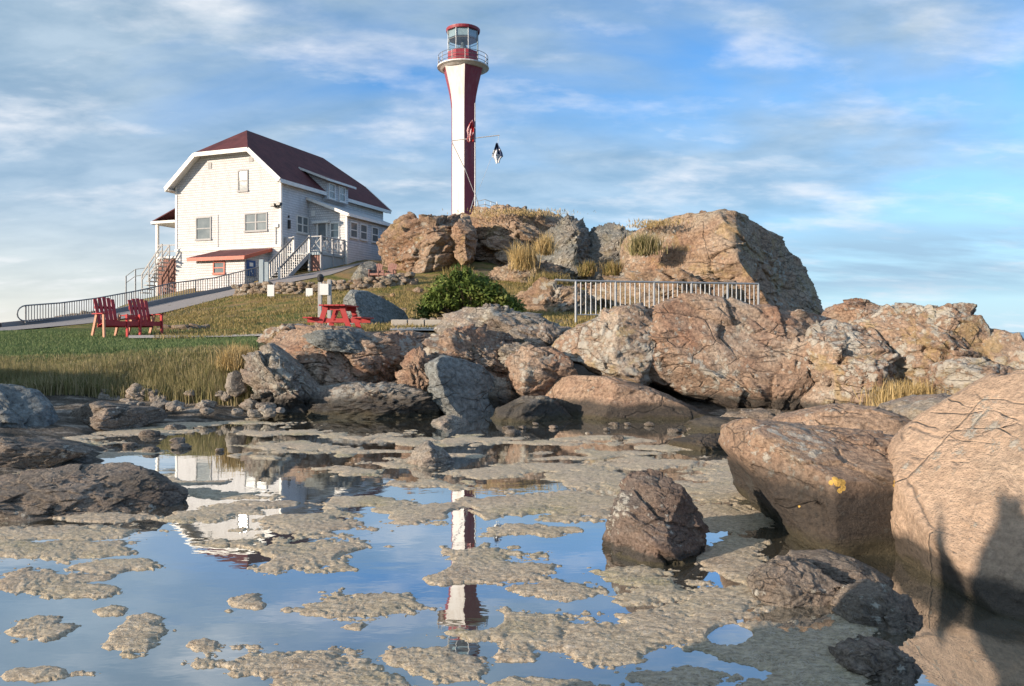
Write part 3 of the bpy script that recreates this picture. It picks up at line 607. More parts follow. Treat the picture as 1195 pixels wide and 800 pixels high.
rock('shore_rock', 'rounded dark mound at the waterline below the notch', [(568, 500), (580, 478), (610, 464), (640, 463), (662, 478), (680, 502), (640, 512), (585, 512)], 11.5, .5, .9, m['rock_mid_grey'], 6, 31, rough=.6, facets=2)
rock('shore_rock', 'grey lichen crusted rock right of the big rust rock', [(918, 445), (932, 410), (955, 384), (985, 371), (1012, 380), (1032, 410), (1040, 445), (1030, 480), (985, 488), (945, 484), (925, 468)], 12, .8, 1.6, m['rock_mid_lichen'], 6, 32, rough=1., facets=5)
rock('shore_rock', 'small tan hump on the skyline between two lichen rocks', [(960, 376), (978, 357), (1000, 350), (1025, 357), (1045, 366), (1040, 390), (985, 392)], 13.4, .5, .9, m['rock_mid'], 6, 33, rough=.9)
rock('shore_rock', 'tall lichen crusted rock with a tan base near the right edge', [(1008, 395), (1028, 366), (1068, 352), (1100, 357), (1130, 370), (1150, 385), (1160, 410), (1155, 445), (1120, 480), (1060, 488), (1030, 470), (1018, 430)], 11.8, .9, 1.6, m['rock_mid_lichen'], 7, 34, rough=1., facets=6, blk=1.9, cuts=[((.9, -.4, .5), .8)])
rock('shore_rock', 'rock sloping down to the right edge behind a dark cleft', [(1146, 385), (1156, 380), (1180, 390), (1215, 408), (1250, 430), (1270, 490), (1200, 500), (1160, 470), (1150, 430)], 11.3, .7, 1.4, m['rock_mid_lichen'], 6, 35, rough=1.)
rock('shore_rock', 'white lichen covered block low beside the right edge', [(1100, 440), (1108, 424), (1150, 419), (1195, 436), (1225, 460), (1210, 485), (1150, 478), (1110, 462)], 10.2, .5, .9, m['rock_mid_lichen'], 6, 36, rough=1.)
rock('shore_rock', 'flat pale slab half in blue shade behind the huge right rock', [(1030, 500), (1050, 475), (1095, 462), (1150, 463), (1190, 490), (1170, 535), (1090, 535), (1040, 520)], 8.4, .8, .9, m['rock_mid_grey'], 6, 37, rough=.5, facets=2, cuts=[((.7, -.6, .5), .45)])
rock('shore_rock', 'wedge shaped tan slab lying behind the yellow spotted rock', [(895, 505), (915, 490), (955, 480), (992, 473), (1030, 478), (1062, 487), (1090, 508), (1070, 524), (990, 522), (920, 518)], 8.4, .55, .8, m['rock_slab'], 6, 38, rough=.6, facets=3)
rock('shore_rock', 'low flat tan rock at the far right corner of the pool', [(770, 535), (790, 516), (830, 508), (862, 512), (880, 530), (860, 548), (800, 545)], 8.6, .4, .6, m['rock_mid'], 6, 39, rough=.8)
rock('shore_rock', 'dark flat rocks in the shaded gap below the big rust rock', [(840, 498), (860, 484), (900, 480), (940, 486), (960, 500), (930, 515), (860, 514)], 10.6, .5, .8, m['rock_wet'], 6, 40, rough=1.4)
SP = [tuple(P(x, y, 4.44))+(r*.0048,) for x, y, r in ((975, 556, 4), (983, 560, 5), (976, 565, 5), (987, 567, 3.6), (968, 560, 3), (980, 571, 3), (1050, 556, 3.5), (1058, 562, 4.5), (1048, 566, 4), (1063, 556, 3), (1054, 572, 3.2), (1044, 560, 2.2), (930, 590, 1.6))]
YP = [(977, 558, 6), (984, 566, 6), (975, 566, 6), (983, 558, 5), (971, 562, 4), (1052, 560, 7), (1060, 568, 6), (1049, 568, 5), (1062, 558, 5)]
M['rock_spot'] = M['rock_near']
def surf(o, x, y):
    v = np.empty(len(o.data.vertices)*3, np.float32); o.data.vertices.foreach_get('co', v); v = v.reshape(-1, 3)+np.array(o.location)
    d = np.hypot(CX+F*v[:, 0]/v[:, 1]-x, HZ-F*(v[:, 2]-HC)/v[:, 1]-y); k = np.argsort(d)[:14]; return tuple(v[k[np.argmin(v[k, 1])]])
nearb = rock('shore_rock', 'broad brown rock above the pool with yellow lichen spots and a tide band darkened with painted shade', [(872, 534), (880, 508), (898, 500), (944, 503), (1014, 510), (1074, 518), (1104, 540), (1114, 620), (1104, 690), (1054, 700), (989, 694), (946, 664), (922, 620), (898, 575)], 4.9, .62, 1.3, rock_mat('brown rock with tide band and painted shade', ((.25, .145, .09), (.32, .2, .13), (.28, .21, .155)), S=.7, lichen=.15, rust=.3, crack=.5, tide=.44, fac=.6), 7, 50, rough=.5, facets=0, frac=.8, boxy=.36, cuts=[((.12, -1, .02), .62), ((-.9, -.7, .05), .66), ((.1, -.42, 1), .70)])
nearb.data.materials[0] = rock_mat('brown rock with tide band and painted shade', ((.34, .23, .16), (.42, .30, .215), (.38, .31, .24)), S=.7, lichen=.3, rust=.15, crack=.5, tide=.46, fac=.6, spots=[surf(nearb, x, y)+(r*.0048,) for x, y, r in ((975, 556, 4), (983, 560, 5), (976, 565, 5), (987, 567, 3.6), (968, 560, 3), (980, 571, 3), (1050, 556, 3.5), (1058, 562, 4.5), (1048, 566, 4), (1063, 556, 3), (1054, 572, 3.2), (1044, 560, 2.2), (930, 590, 1.6))], tcol=((.012, .013, .015), (.045, .042, .038)))  # tide band blackened further to paint in shade on the lower face
rock('shore_rock', 'huge smooth tan rock filling the right edge in the foreground', [(1126, 640), (1132, 590), (1150, 545), (1176, 505), (1206, 476), (1238, 456), (1296, 425), (1386, 420), (1496, 560), (1496, 960), (1246, 960), (1206, 860), (1166, 780), (1134, 700)], 3.7, .6, 1.5, m['rock_near'], 7, 51, rough=.30, facets=3, fr=(.7, .9), frac=.5, blk=1.1, cuts=[((-.75, -1, .4), .62), ((-.8, -.2, .75), .60)])
rock('tide_rock', 'rounded wet stone lying at the foot of the yellow spotted rock', [(880, 692), (892, 672), (925, 660), (965, 668), (985, 690), (975, 716), (930, 724), (890, 715)], 3.75, .22, .3, m['rock_wet'], 6, 52, rough=.9)
rock('tide_rock', 'long wet stone under the overhang of the yellow spotted rock', [(915, 668), (930, 652), (985, 650), (1030, 668), (1050, 690), (1030, 705), (960, 695)], 4.05, .2, .3, m['rock_wet'], 6, 53, rough=.6, facets=2)
rock('tide_rock', 'wet brown stone between the pool and the huge right rock', [(985, 722), (1005, 700), (1040, 690), (1075, 705), (1085, 735), (1050, 750), (1000, 745)], 3.45, .2, .3, m['rock_wet'], 6, 54, rough=1)
rock('tide_rock', 'weed covered brown stone at the bottom edge of the view', [(980, 800), (990, 770), (1020, 757), (1060, 765), (1085, 800), (1070, 840), (1000, 840)], 2.95, .15, .25, m['rock_wet'], 6, 55, rough=1.2)
rock('boulder', 'pyramid shaped dark brown boulder standing alone in the pool', [(706, 655), (712, 612), (730, 572), (744, 556), (760, 550), (778, 554), (800, 574), (822, 602), (820, 632), (808, 658), (795, 685), (740, 690), (712, 678)], 4.6, .32, .38, m['boulder'], 7, 56, rough=.8, facets=2, blk=1.3, boxy=.8, cuts=[((-.25, -1, .75), .7), ((.8, -.75, .55), .62), ((-.9, -.8, .45), .72)])
rock('tide_rock', 'small pale grey cone shaped stone in the far part of the pool', [(472, 545), (482, 525), (500, 517), (520, 528), (535, 545), (520, 552), (485, 552)], 7.6, .2, .25, m['pebble'], 5, 57)
rock('tide_rock', 'small grey stone at the water edge under the leaning slab', [(494, 503), (508, 490), (525, 484), (545, 492), (560, 504), (540, 511), (505, 510)], 10.9, .25, .3, m['pebble'], 5, 58)
rock('tide_rock', 'long low dark rock ledge lying in the left of the pool', [(-90, 600), (-40, 565), (20, 552), (70, 545), (120, 545), (165, 555), (215, 578), (205, 598), (150, 612), (90, 622), (20, 616), (-50, 622)], 5.75, .42, .5, m['rock_wet'], 7, 60, rough=.85, facets=3, blk=2.2, dip=8, cuts=[((0, -.2, 1), .55)])
rock('shore_rock', 'smooth blue grey rock at the left edge beside the pool', [(-70, 490), (-50, 455), (-10, 448), (18, 455), (42, 475), (52, 500), (30, 514), (-60, 514)], 9.7, .5, .7, m['rock_smooth'], 6, 61, rough=.7)
rock('tide_rock', 'flat dark ledge on the left shore behind the pool edge', [(40, 497), (70, 478), (120, 470), (170, 476), (195, 488), (160, 500), (90, 505)], 10.4, .5, .5, m['rock_wet'], 6, 62, rough=.8, dip=5)
rock('tide_rock', 'low cracked ledge at the left edge beside the pale mud', [(-80, 545), (-50, 522), (0, 512), (60, 518), (100, 530), (60, 545), (0, 552)], 7.4, .5, .5, m['rock_wet'], 6, 63, rough=.8, dip=5)
rock('boulder', 'round dark stone by the grass bank at the left end of the shore rocks', [(262, 450), (265, 436), (275, 432), (284, 440), (287, 456), (278, 463), (266, 461)], 12.4, .15, .2, m['pebble'], 5, 64, rough=.4)
rock('shore_rock', 'dark mass in shade behind the leaning blue grey slab', [(552, 455), (565, 440), (592, 440), (606, 462), (606, 500), (560, 502)], 12.6, .4, .8, m['rock_mid_grey'], 6, 140, rough=1.2)
rock('shore_rock', 'upright splintered tan pieces left of the leaning slab', [(462, 438), (470, 412), (488, 405), (502, 420), (512, 450), (512, 474), (485, 478), (466, 465)], 12.4, .35, .8, m['rock_mid'], 6, 141, rough=1.6, blk=2.6, dip=-70)
rock('shore_rock', 'slanting grey slab crossing the left end of the long tan rock', [(298, 404), (312, 400), (340, 425), (372, 452), (382, 474), (362, 474), (330, 445), (304, 420)], 12.0, .3, .7, m['rock_mid_grey'], 6, 142, rough=1.2, dip=-40)
rock('shore_rock', 'low tan ledge with pale patches between the picnic table and the arched boulder', [(430, 400), (448, 388), (480, 386), (512, 392), (520, 412), (480, 418), (440, 414)], 14.2, .7, 1.2, m['rock_mid'], 6, 143, rough=1.2, dip=10)
rock('shore_rock', 'shaded hollow ledge on top of the long tan rock', [(352, 392), (380, 384), (420, 388), (440, 400), (425, 412), (385, 410)], 13.0, .5, .8, m['rock_smooth'], 6, 144, rough=.9, dip=-15)
rock('shore_rock', 'broken tan blocks in the gap under the arched boulder', [(575, 420), (590, 402), (625, 404), (650, 412), (648, 432), (600, 438)], 13.6, .5, .9, m['rock_mid_grey'], 6, 145, rough=1.5, blk=2.4)
rock('shore_rock', 'narrow tan rib between the big rust rock and its lichen neighbour', [(900, 470), (912, 430), (935, 395), (950, 392), (946, 430), (938, 480), (915, 492)], 12.1, .4, .8, m['rock_mid'], 6, 146, rough=1.1, dip=60)
rock('shore_rock', 'low lumpy tan ledge at the waterline right of the tide banded slab', [(800, 500), (830, 488), (880, 492), (930, 498), (935, 514), (870, 520), (815, 514)], 9.8, .5, .7, m['rock_mid_grey'], 6, 147, rough=1.3)
ws_ = random.Random(9)
for k, (x, y, r) in enumerate([(ws_.uniform(560, 880), ws_.uniform(494, 512), ws_.uniform(4, 9)) for _ in range(20)]+[(ws_.uniform(862, 930), ws_.uniform(560, 700), ws_.uniform(5, 10)) for _ in range(6)]+[(ws_.uniform(0, 260), ws_.uniform(498, 545), ws_.uniform(5, 13)) for _ in range(16)]):
    rock('stone', 'small wet dark stone lying at the edge of the tide pool', [(x+r*ws_.uniform(.8, 1.3)*math.cos(a), y+r*ws_.uniform(.3, .5)*math.sin(a)) for a in [i*math.pi/4 for i in range(8)]], F*HC/(y+2-HZ), r*.009, r*.010, m['rock_wet'], 4, 230+k, facets=3, group='small wet stones at the pool edge', cat='stone')
rr_ = random.Random(4)
for k in range(46):
    x = rr_.uniform(120, 335); y = rr_.uniform(455, 482); r = rr_.uniform(4, 14); D_ = F*(HC-.12)/(y+4-HZ)
    D_ = max(11.3, min(12.4, D_)); r *= .9
    rock('stone', 'small grey stone on the shore between the reeds and the pool', [(x+r*rr_.uniform(.8, 1.2)*math.cos(a), y+r*rr_.uniform(.4, .75)*math.sin(a)) for a in [i*math.pi/4 for i in range(8)]], D_, r*.009, r*.012, m['pebble'], 4, 70+k, facets=3, group='small stones along the left shore', cat='stone')
for k in range(26):
    x = rr_.uniform(440, 690); y = rr_.uniform(330, 375); r = rr_.uniform(3, 9)
    D_ = 26+(375-y)*.42
    rock('stone', 'tan stone scattered on the slope below the lighthouse hill', [(x+r*rr_.uniform(.8, 1.2)*math.cos(a), y+r*rr_.uniform(.4, .8)*math.sin(a)) for a in [i*math.pi/4 for i in range(8)]], D_, r*.02, r*.03, m['rock_far'], 4, 170+k, facets=3, group='stones scattered below the lighthouse hill', cat='stone')
# rocks added out of view to cast bystanders' shadows on the near right rocks
for k, (y, w, h) in enumerate(((-.15, .2, 1.5), (.18, .2, 1.95), (.46, .2, 1.78), (.78, .22, 2.12), (1.05, .22, 1.95))):
    rock('rock_outcrop', ['short', 'tall', 'blunt', 'pointed', 'wide'][k]+' upright grey rock added out of view on the left to cast a shadow', [(-2.55-w, -.6), (-2.55-w*.9, h*.6), (-2.55-w*.5, h*.9), (-2.55, h), (-2.55+w*.5, h*.9), (-2.55+w*.9, h*.55), (-2.55+w, -.6)], y, .14, .14, m['rock_mid_grey'], 5, 90+k, world=True, rough=.8)
for k, (x, y, w, h) in enumerate(((-14.8, 5.2, 2.6, 2.6), (-15.2, 8.2, 2.6, 2.6), (-15.8, 11.2, 2.6, 2.3))):  # big unseen rocks added to keep the left bank in shade
    rock('rock_outcrop', ['near', 'middle', 'far'][k]+' one of three big grey rocks added outside the view to shade the left bank', [(x-w, -.5), (x-w*.9, h*.6), (x-w*.4, h*.93), (x, h*1.0), (x+w*.45, h*.9), (x+w*.9, h*.5), (x+w, -.5)], y, 1.8, 1.8, m['rock_mid_grey'], 5, 197+k, world=True, rough=1.)

# ------------------------------------------------------------------ roads
def strip(name, near, far, mat, lift=.05, n=40, m_=6, kind='structure'):
    near, far = np.array(near, float), np.array(far, float)
    def rs(a): 
        d = np.concatenate([[0], np.cumsum(np.linalg.norm(np.diff(a, axis=0), axis=1))]); u = np.linspace(0, d[-1], n)
        return np.stack([np.interp(u, d, a[:, 0]), np.interp(u, d, a[:, 1])], 1)
    A, B = rs(near), rs(far); v = np.concatenate([A+(B-A)*k/(m_-1) for k in range(m_)])
    z = gz(v[:, 0], v[:, 1], False)+lift
    i = (np.arange(m_-1)[:, None]*n+np.arange(n-1)[None]).ravel(); f = np.stack([i, i+1, i+1+n, i+n], 1)
    return tag(mesh_obj(name, np.c_[v, z], f, mat, smooth=True), kind=kind)
def xy(x, y, D): return tuple(P(x, y, D)[:2])
RN = [xy(-80, 390, 31), xy(0, 388, 33), xy(100, 379, 36), xy(190, 366, 40), xy(270, 346, 44), xy(330, 334, 46.5), xy(385, 324, 49)]
RF = [xy(-80, 388, 36), xy(0, 383, 37.5), xy(110, 370, 41.5), xy(200, 352, 45.5), xy(288, 336, 48.5), xy(345, 325, 49.5), xy(430, 303, 54)]
strip('road', RN, RF, M['road'], .07, 60, 8)
kb = MB()
RFk = [Vector((*p, gz1(*p)+.12)) for p in RF[:5]]
for a, b in zip(RFk[:-1], RFk[1:]): kb.beam(a, b, .35, .3)
tag(kb.build('kerb', M['road']), kind='structure')
strip('footpath', [xy(150, 391, 20.5), xy(215, 391.5, 20.3), xy(290, 394, 19.5), xy(360, 394, 18.4)], [xy(150, 390, 22), xy(215, 390, 21.8), xy(290, 392, 20.6), xy(360, 392, 19.5)], M['path'], .05, 30, 4)
strip('gravel_walk', [xy(455, 388, 19.5), xy(520, 388, 19.5)], [xy(455, 386, 21), xy(520, 386, 21)], M['path'], .05, 12, 3)

# ------------------------------------------------------------------ stone walls
def stone_wall(label, pts, h, seed, sz=.3, name='stone_wall'):
    rng = random.Random(seed); mb = MB(); V, Fc = ico(2); p0 = Vector(pts[0])
    for a, b in zip(pts[:-1], pts[1:]):
        a, b = Vector(a), Vector(b); L = (b-a).length; n = int(L/(sz*.8))
        for i in range(n):
            for r_ in range(int(h/(sz*.5))+1):
                p = a.lerp(b, (i+rng.random()*.7)/n); s = sz*rng.uniform(.6, 1.35)
                z = gz1(p.x, p.y)+r_*sz*.5; dx, dy = rng.uniform(-.1, .1), rng.uniform(-.12, .12)
                rot = Matrix.Rotation(rng.uniform(-.5, .5), 3, 'Z') @ Matrix.Rotation(rng.uniform(-.3, .3), 3, 'Y')
                vv = []
                for q in V:
                    w = Vector((np.sign(q[0])*abs(q[0])**.6*s*.62, np.sign(q[1])*abs(q[1])**.6*s*.5, np.sign(q[2])*abs(q[2])**.6*s*.32))*(1+rng.uniform(-.08, .08))
                    vv.append(rot@w+Vector((p.x+dx, p.y+dy, z))-p0)
                mb.add(vv, [tuple(map(int, f)) for f in Fc])
    o = mb.build(name, M['wallstone'], loc=p0); tag(o, label, 'stone wall'); return o
M['wallstone'] = rock_mat('wall stones', ((.22, .17, .12), (.33, .26, .19), (.38, .33, .27)), S=.9, lichen=.5, rust=.3, crack=.1)
def w3(x, y, D): q = P(x, y, D); return (q[0], q[1], gz1(q[0], q[1]))
stone_wall('dry stone wall of tan stones running below the house and deck', [w3(276, 342, 44), w3(330, 343, 43.2), w3(400, 338, 43), w3(445, 334, 43.2), w3(485, 328, 44)], .62, 1, .34)
stone_wall('low heap of dark stones on the verge beside the red double chair', [w3(190, 385, 25.5), w3(215, 384, 25.5), w3(246, 382, 26)], .22, 2, .26)
stone_wall('low row of tan stones along the road behind the handrail', [w3(64, 372, 44), w3(112, 366, 45)], .4, 3, .34)
stone_wall('small edge of flat stones beside the pale concrete beams', [w3(462, 378, 24), w3(515, 377, 24)], .12, 4, .24)
cb = MB()
p = P(457, 382, 22.3); q = P(516, 381, 22.3)
for k in range(3):
    a = p+(q-p)*(k/3+.01); b = p+(q-p)*((k+1)/3-.01); cb.box(a[0]-p[0], b[0]-p[0], -.15, .15, -.1, .2)
tag(cb.build('concrete_curb', M['beam'], bevel=.02, loc=(p[0], p[1], gz1(p[0], p[1])+.02)), 'pale concrete beams laid in a row below the green shrub', 'curb')

# ------------------------------------------------------------------ house
u_rot = -R(20.6); HX, HY, HZ0 = -15.57, 52.0, 4.0
H = thing('wooden_house', 'big white wooden house with a dark red roof on the hill', 'house', (HX, HY, HZ0), u_rot)
WD, LN = 9.07, 13.55; ZE, ZR, ZC = 7.75, 11.72, 9.72; sl_ = (ZR-ZE)/(WD/2)
xc = -WD/2; cr = (ZC-ZE)/sl_
b_ = MB()
gab = [(-WD, -1), (0, -1), (0, ZE), (-cr, ZC), (-WD+cr, ZC), (-WD, ZE)]
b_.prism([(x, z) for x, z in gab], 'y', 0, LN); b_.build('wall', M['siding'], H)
ov, of = .36, .62; zo = ZE-ov*sl_; th = .10
def roofpoly(sgn):   # right slope sgn=1
    X_ = lambda d: xc+sgn*d
    return [(X_(WD/2+ov), -of, zo+th), (X_(WD/2+ov), LN+of, zo+th), (X_(WD/2-cr), LN+of, ZC+th), (X_(0), LN-2.05, ZR+th), (X_(0), 2.05, ZR+th), (X_(WD/2-cr), -of, ZC+th)]
rf = MB(); rf.slab(roofpoly(1), .12); rf.slab(roofpoly(-1), .12)
d_ = WD/2-cr
for y0, y1 in ((-of, 2.05), (LN+of, LN-2.05)): rf.slab([(xc-d_, y0, ZC+th), (xc+d_, y0, ZC+th), (xc, y1, ZR+th)], .12)
rf.build('roof', M['roof'], H)
sf = MB()
for s in (1, -1): sf.slab([(x, y, z-.125) for x, y, z in roofpoly(s)], .02)
sf.slab([(xc-d_, -of, ZC+th-.125), (xc+d_, -of, ZC+th-.125), (xc, 2.05, ZR+th-.125)], .02); sf.build('soffit', M['white'], H)
tr = MB()
for y_ in (-of-.03, LN+of+.03):
    for s in (1, -1):
        tr.beam((xc+s*(WD/2+ov), y_, zo-.02), (xc+s*d_, y_, ZC-.06), .06, .30)
    tr.beam((xc-d_, y_, ZC-.06), (xc+d_, y_, ZC-.06), .06, .28)
for s in (1, -1): tr.beam((xc+s*(WD/2+ov+.02), -of, zo-.05), (xc+s*(WD/2+ov+.02), LN+of, zo-.05), .05, .26); tr.beam((xc+s*(WD/2+ov/2), -of, zo-.08), (xc+s*(WD/2+ov/2), LN+of, zo-.08), ov, .04)
tr.box(-WD-.05, .03, -.07, -.005, 3.02, 3.2); tr.box(-WD-.02, -WD+.14, -.04, -.003, 3.2, ZE-.1); tr.box(-.13, .035, -.04, -.003, 3.2, ZE-.1); tr.box(.003, .035, 0.02, .15, 2.6, ZE-.1)
tr.build('roof_trim', M['white'], H)
def window(parent, axis, pos, a0, a1, z0, z1, panes=2, fmat='white', split='h', sub=None, doubles=1, name='window'):
    """axis 'y-': wall facing -Y at y=pos ; 'x+': wall facing +X at x=pos"""
    def bx(mb, a, b, c, d, lo, hi):
        if axis == 'y-': mb.box(a, b, pos-hi, pos-lo, c, d)
        else: mb.box(pos+lo, pos+hi, a, b, c, d)
    fr = MB(); t_ = .09
    bx(fr, a0-t_, a0, z0-t_, z1+t_, -.02, .06); bx(fr, a1, a1+t_, z0-t_, z1+t_, -.02, .06)
    bx(fr, a0, a1, z1, z1+t_, -.02, .07); bx(fr, a0-t_*1.3, a1+t_*1.3, z0-t_*1.4, z0, -.02, .10)
    for k in range(1, doubles): c = a0+(a1-a0)*k/doubles; bx(fr, c-.06, c+.06, z0, z1, -.02, .055)
    zm = (z0+z1)/2; bx(fr, a0, a1, zm-.035, zm+.035, -.01, .045)
    o = fr.build(name, M[fmat], parent)
    g_ = MB(); bx(g_, a0, a1, z0, z1, -.03, .012); g_.build('pane', M['glass'], o)
    return o
window(H, 'y-', 0, -7.15, -5.96, 3.85, 5.3, fmat='grey_wood'); window(H, 'y-', 0, -2.91, -1.19, 4.25, 5.35, doubles=2, fmat='grey_wood'); window(H, 'y-', 0, -3.49, -2.8, 7.05, 8.36, fmat='grey_wood')
window(H, 'x+', 0, 1.75, 2.95, 4.3, 5.35, doubles=2)
vt = MB(); vt.box(-6.15, -5.85, -.04, -.004, 8.75, 9.15); vt.build('vent', M['grey_wood'], H); vt = MB(); vt.box(-2.65, -2.3, -.04, -.004, 8.95, 9.4); vt.build('vent', M['grey_wood'], H)
lp = MB(); lp.box(-.62, -.3, -.35, -.02, 5.75, 5.95); lp.box(-.2, .12, -.3, -.02, 5.8, 6.0); lp.tube([(-.4, -.02, 5.7), (.0, -.25, 5.72)], .05); lp.build('floodlight', M['black'], H, .01)
lp = MB(); lp.box(.004, .14, .7, .88, 4.35, 4.95); lp.box(.004, .1, .72, .82, 5.1, 5.25); lp.build('lantern', M['black'], H, .02)
mb_ = MB(); mb_.box(-.55, -.15, -.14, -.004, 4.35, 4.6); mb_.build('meter_box', M['white'], H, .01)
for x_, z_, r_ in ((-.42, 4.35, .03), (-5.3, 5.5, .02)):
    pp = MB(); pp.tube([(x_, -.05, 3.2), (x_, -.05, z_)], r_); pp.build('pipe', M['white'], H)
# dormer
dm = MB(); dm.prism([(.004, ZE-.9), (.42, ZE-.7), (.42, 8.36), (-1.6, 9.15), (-1.6, ZE)], 'y', 4.75, 7.55); D_o = dm.build('dormer', M['siding'], H)
for a in (5.0, 6.35): window(D_o, 'x+', .424, a, a+.65, 7.15, 8.15)
dr_ = MB(); dr_.slab([(.75, 4.3, 8.42), (.75, 8.1, 8.42), (-2.0, 8.1, 9.52), (-2.0, 4.3, 9.52)], .12); dr_.build('roof', M['roof'], D_o)
dt = MB(); dt.beam((.77, 4.28, 8.34), (.77, 8.12, 8.34), .05, .16); dt.beam((.75, 4.27, 8.36), (-1.7, 4.27, 9.33), .05, .16); dt.build('trim', M['white'], D_o)
# wing with a shed roof
wg = MB(); WX = 3.18; wg.prism([(.002, -1), (WX, -1), (WX, 5.45), (.002, 6.65)], 'y', 3.09, 9.6); WG = wg.build('wing', M['siding'], H)
wr = MB(); wr.slab([(WX+.3, 2.85, 5.5), (WX+.3, 9.85, 5.5), (.004, 9.85, 6.86), (.004, 2.85, 6.86)], .1); wr.build('wing_roof', M['grey_wood'], WG)
wt = MB(); wt.beam((WX+.32, 2.83, 5.42), (WX+.32, 9.9, 5.42), .05, .2); wt.beam((WX+.3, 2.82, 5.42), (.03, 2.82, 6.76), .05, .2); wt.box(WX-.1, WX+.03, 3.06, 3.2, 1.0, 5.3); wt.build('wing_trim', M['white'], WG)
for k in (.45, 1.75, 3.35, 4.95): window(WG, 'x+', WX, 3.09+k, 3.09+k+.8, 4.0, 5.0)
window(WG, 'y-', 3.09, 1.9, 2.5, 3.95, 4.9); vt = MB(); vt.box(.25, .6, 3.04, 3.086, 5.5, 5.9); vt.build('vent', M['white'], WG)
dp = MB(); dp.box(.72, .85, 3.0, 3.086, 2.7, 4.95); dp.box(1.5, 1.63, 3.0, 3.086, 2.7, 4.95); dp.box(.5, 1.85, 2.75, 3.086, 4.95, 5.1); dp.box(.85, 1.5, 3.04, 3.086, 2.7, 3.7); DR = dp.build('door', M['white'], WG)
gl_ = MB(); gl_.box(.85, 1.5, 3.05, 3.086, 3.7, 4.9); gl_.build('pane', M['glass'], WG)
sk = MB(); sk.box(WX-.02, WX+.04, 3.2, 9.5, -.5, 1.9); sk.build('skirting', M['blue_wood'], WG)
# basement lean-to
an = MB(); an.prism([(-.002, -1), (-2.38, -1), (-2.38, 2.1), (-.002, 2.75)], 'x', -5.01, -1.05); AN = an.build('lean_to', M['siding'], H)
ar = MB(); ar.slab([(-5.4, -2.75, 2.2), (-.75, -2.75, 2.2), (-.75, -.004, 2.98), (-5.0, -.004, 2.98)], .09); ar.build('lean_to_roof', M['roof'], AN)
at_ = MB(); at_.beam((-5.42, -2.78, 2.1), (-.73, -2.78, 2.1), .06, .24); at_.beam((-.72, -2.78, 2.1), (-.72, -.02, 2.87), .06, .24); at_.beam((-5.42, -2.78, 2.1), (-5.02, -.02, 2.87), .06, .24); at_.build('fascia', M['red_trim'], AN)
window(AN, 'y-', -2.38, -3.5, -2.7, 1.2, 1.85, fmat='red_trim')
sg = MB(); sg.box(-1.046, -1.0, -2.2, -1.35, .95, 2.0); SG = sg.build('sign', M['sign_blue'], AN)
s2 = MB(); s2.box(-.998, -.99, -1.95, -1.6, 1.6, 1.85); s2.tube([(-.996, -1.65, 1.12), (-.996, -1.85, 1.3), (-.996, -1.75, 1.4)], .03); s2.build('pictogram', M['sign_white'], AN)
# lower wall face below trim on the left
# porch
pc = MB(); PX0, PX1 = -WD-2.1, -WD-.004
pc.slab([(PX0-.25, .1, 5.35), (PX1, .1, 6.25), (PX1, 4.3, 6.25), (PX0-.25, 4.3, 5.35)], .08); PR = pc.build('porch_roof', M['roof'], H)
pt = MB(); pt.beam((PX0-.27, .07, 5.22), (PX0-.27, 4.3, 5.22), .05, .2); pt.beam((PX0-.25, .06, 5.24), (PX1, .06, 5.24), .05, .18); pt.slab([(PX0, .1, 5.2), (PX1, .1, 5.2), (PX1, 4.2, 5.2), (PX0, 4.2, 5.2)], .05)
pt.build('porch_ceiling', M['white'], H)
pf = MB(); pf.box(PX0, PX1, .2, 4.2, 2.6, 2.75); pf.build('porch_floor', M['white'], H)
for x_, y_ in ((PX0+.1, .3), (PX0+.1, 4.0)):
    k_ = MB(); k_.box(x_-.09, x_+.09, y_-.09, y_+.09, -.8, 5.2); k_.build('porch_post', M['white'], H)
lt = MB()
for k in range(12): lt.beam((PX0+.3+k*.15, .28, .1), (PX0+.3+k*.15, .28, 2.5), .11, .03, (0, 1, 0))
lt.box(PX0+.25, PX1, .32, .4, -.2, 2.55); lt.build('porch_skirt', M['barn'] if 'barn' in M else M['old_wood'], H)
pr = MB()
for z_ in (3.15, 3.6): pr.beam((PX0+.1, .25, z_), (PX1, .25, z_-.05), .05, .08)
for s, zz_ in ((-.02, 0), (1.1, 0)):
    pr.beam((PX1-.3, -.3-s*.6, 3.5), (PX0+.05, -.4-s*.6, 1.4), .06, .09); pr.beam((PX1-.3, -.3-s*.6, 3.1), (PX0+.05, -.4-s*.6, 1.0), .05, .07)
    for f_ in (0, .33, .66, 1): 
        a = Vector((PX1-.3, -.3-s*.6, 3.5)).lerp(Vector((PX0+.05, -.4-s*.6, 1.4)), f_); pr.beam(a, a-Vector((0, 0, 1.2)), .07, .07)
pr.build('porch_railing', M['grey_wood'], H)
ps = MB()
for k in range(10):
    f_ = k/9; a = Vector((PX1-.3, -.3, 2.5)).lerp(Vector((PX0+.05, -.4, .1)), f_); ps.box(a.x-.16, a.x+.16, a.y-.75, a.y+.05, a.z-.05, a.z+.02)
ps.build('porch_steps', M['grey_wood'], H)
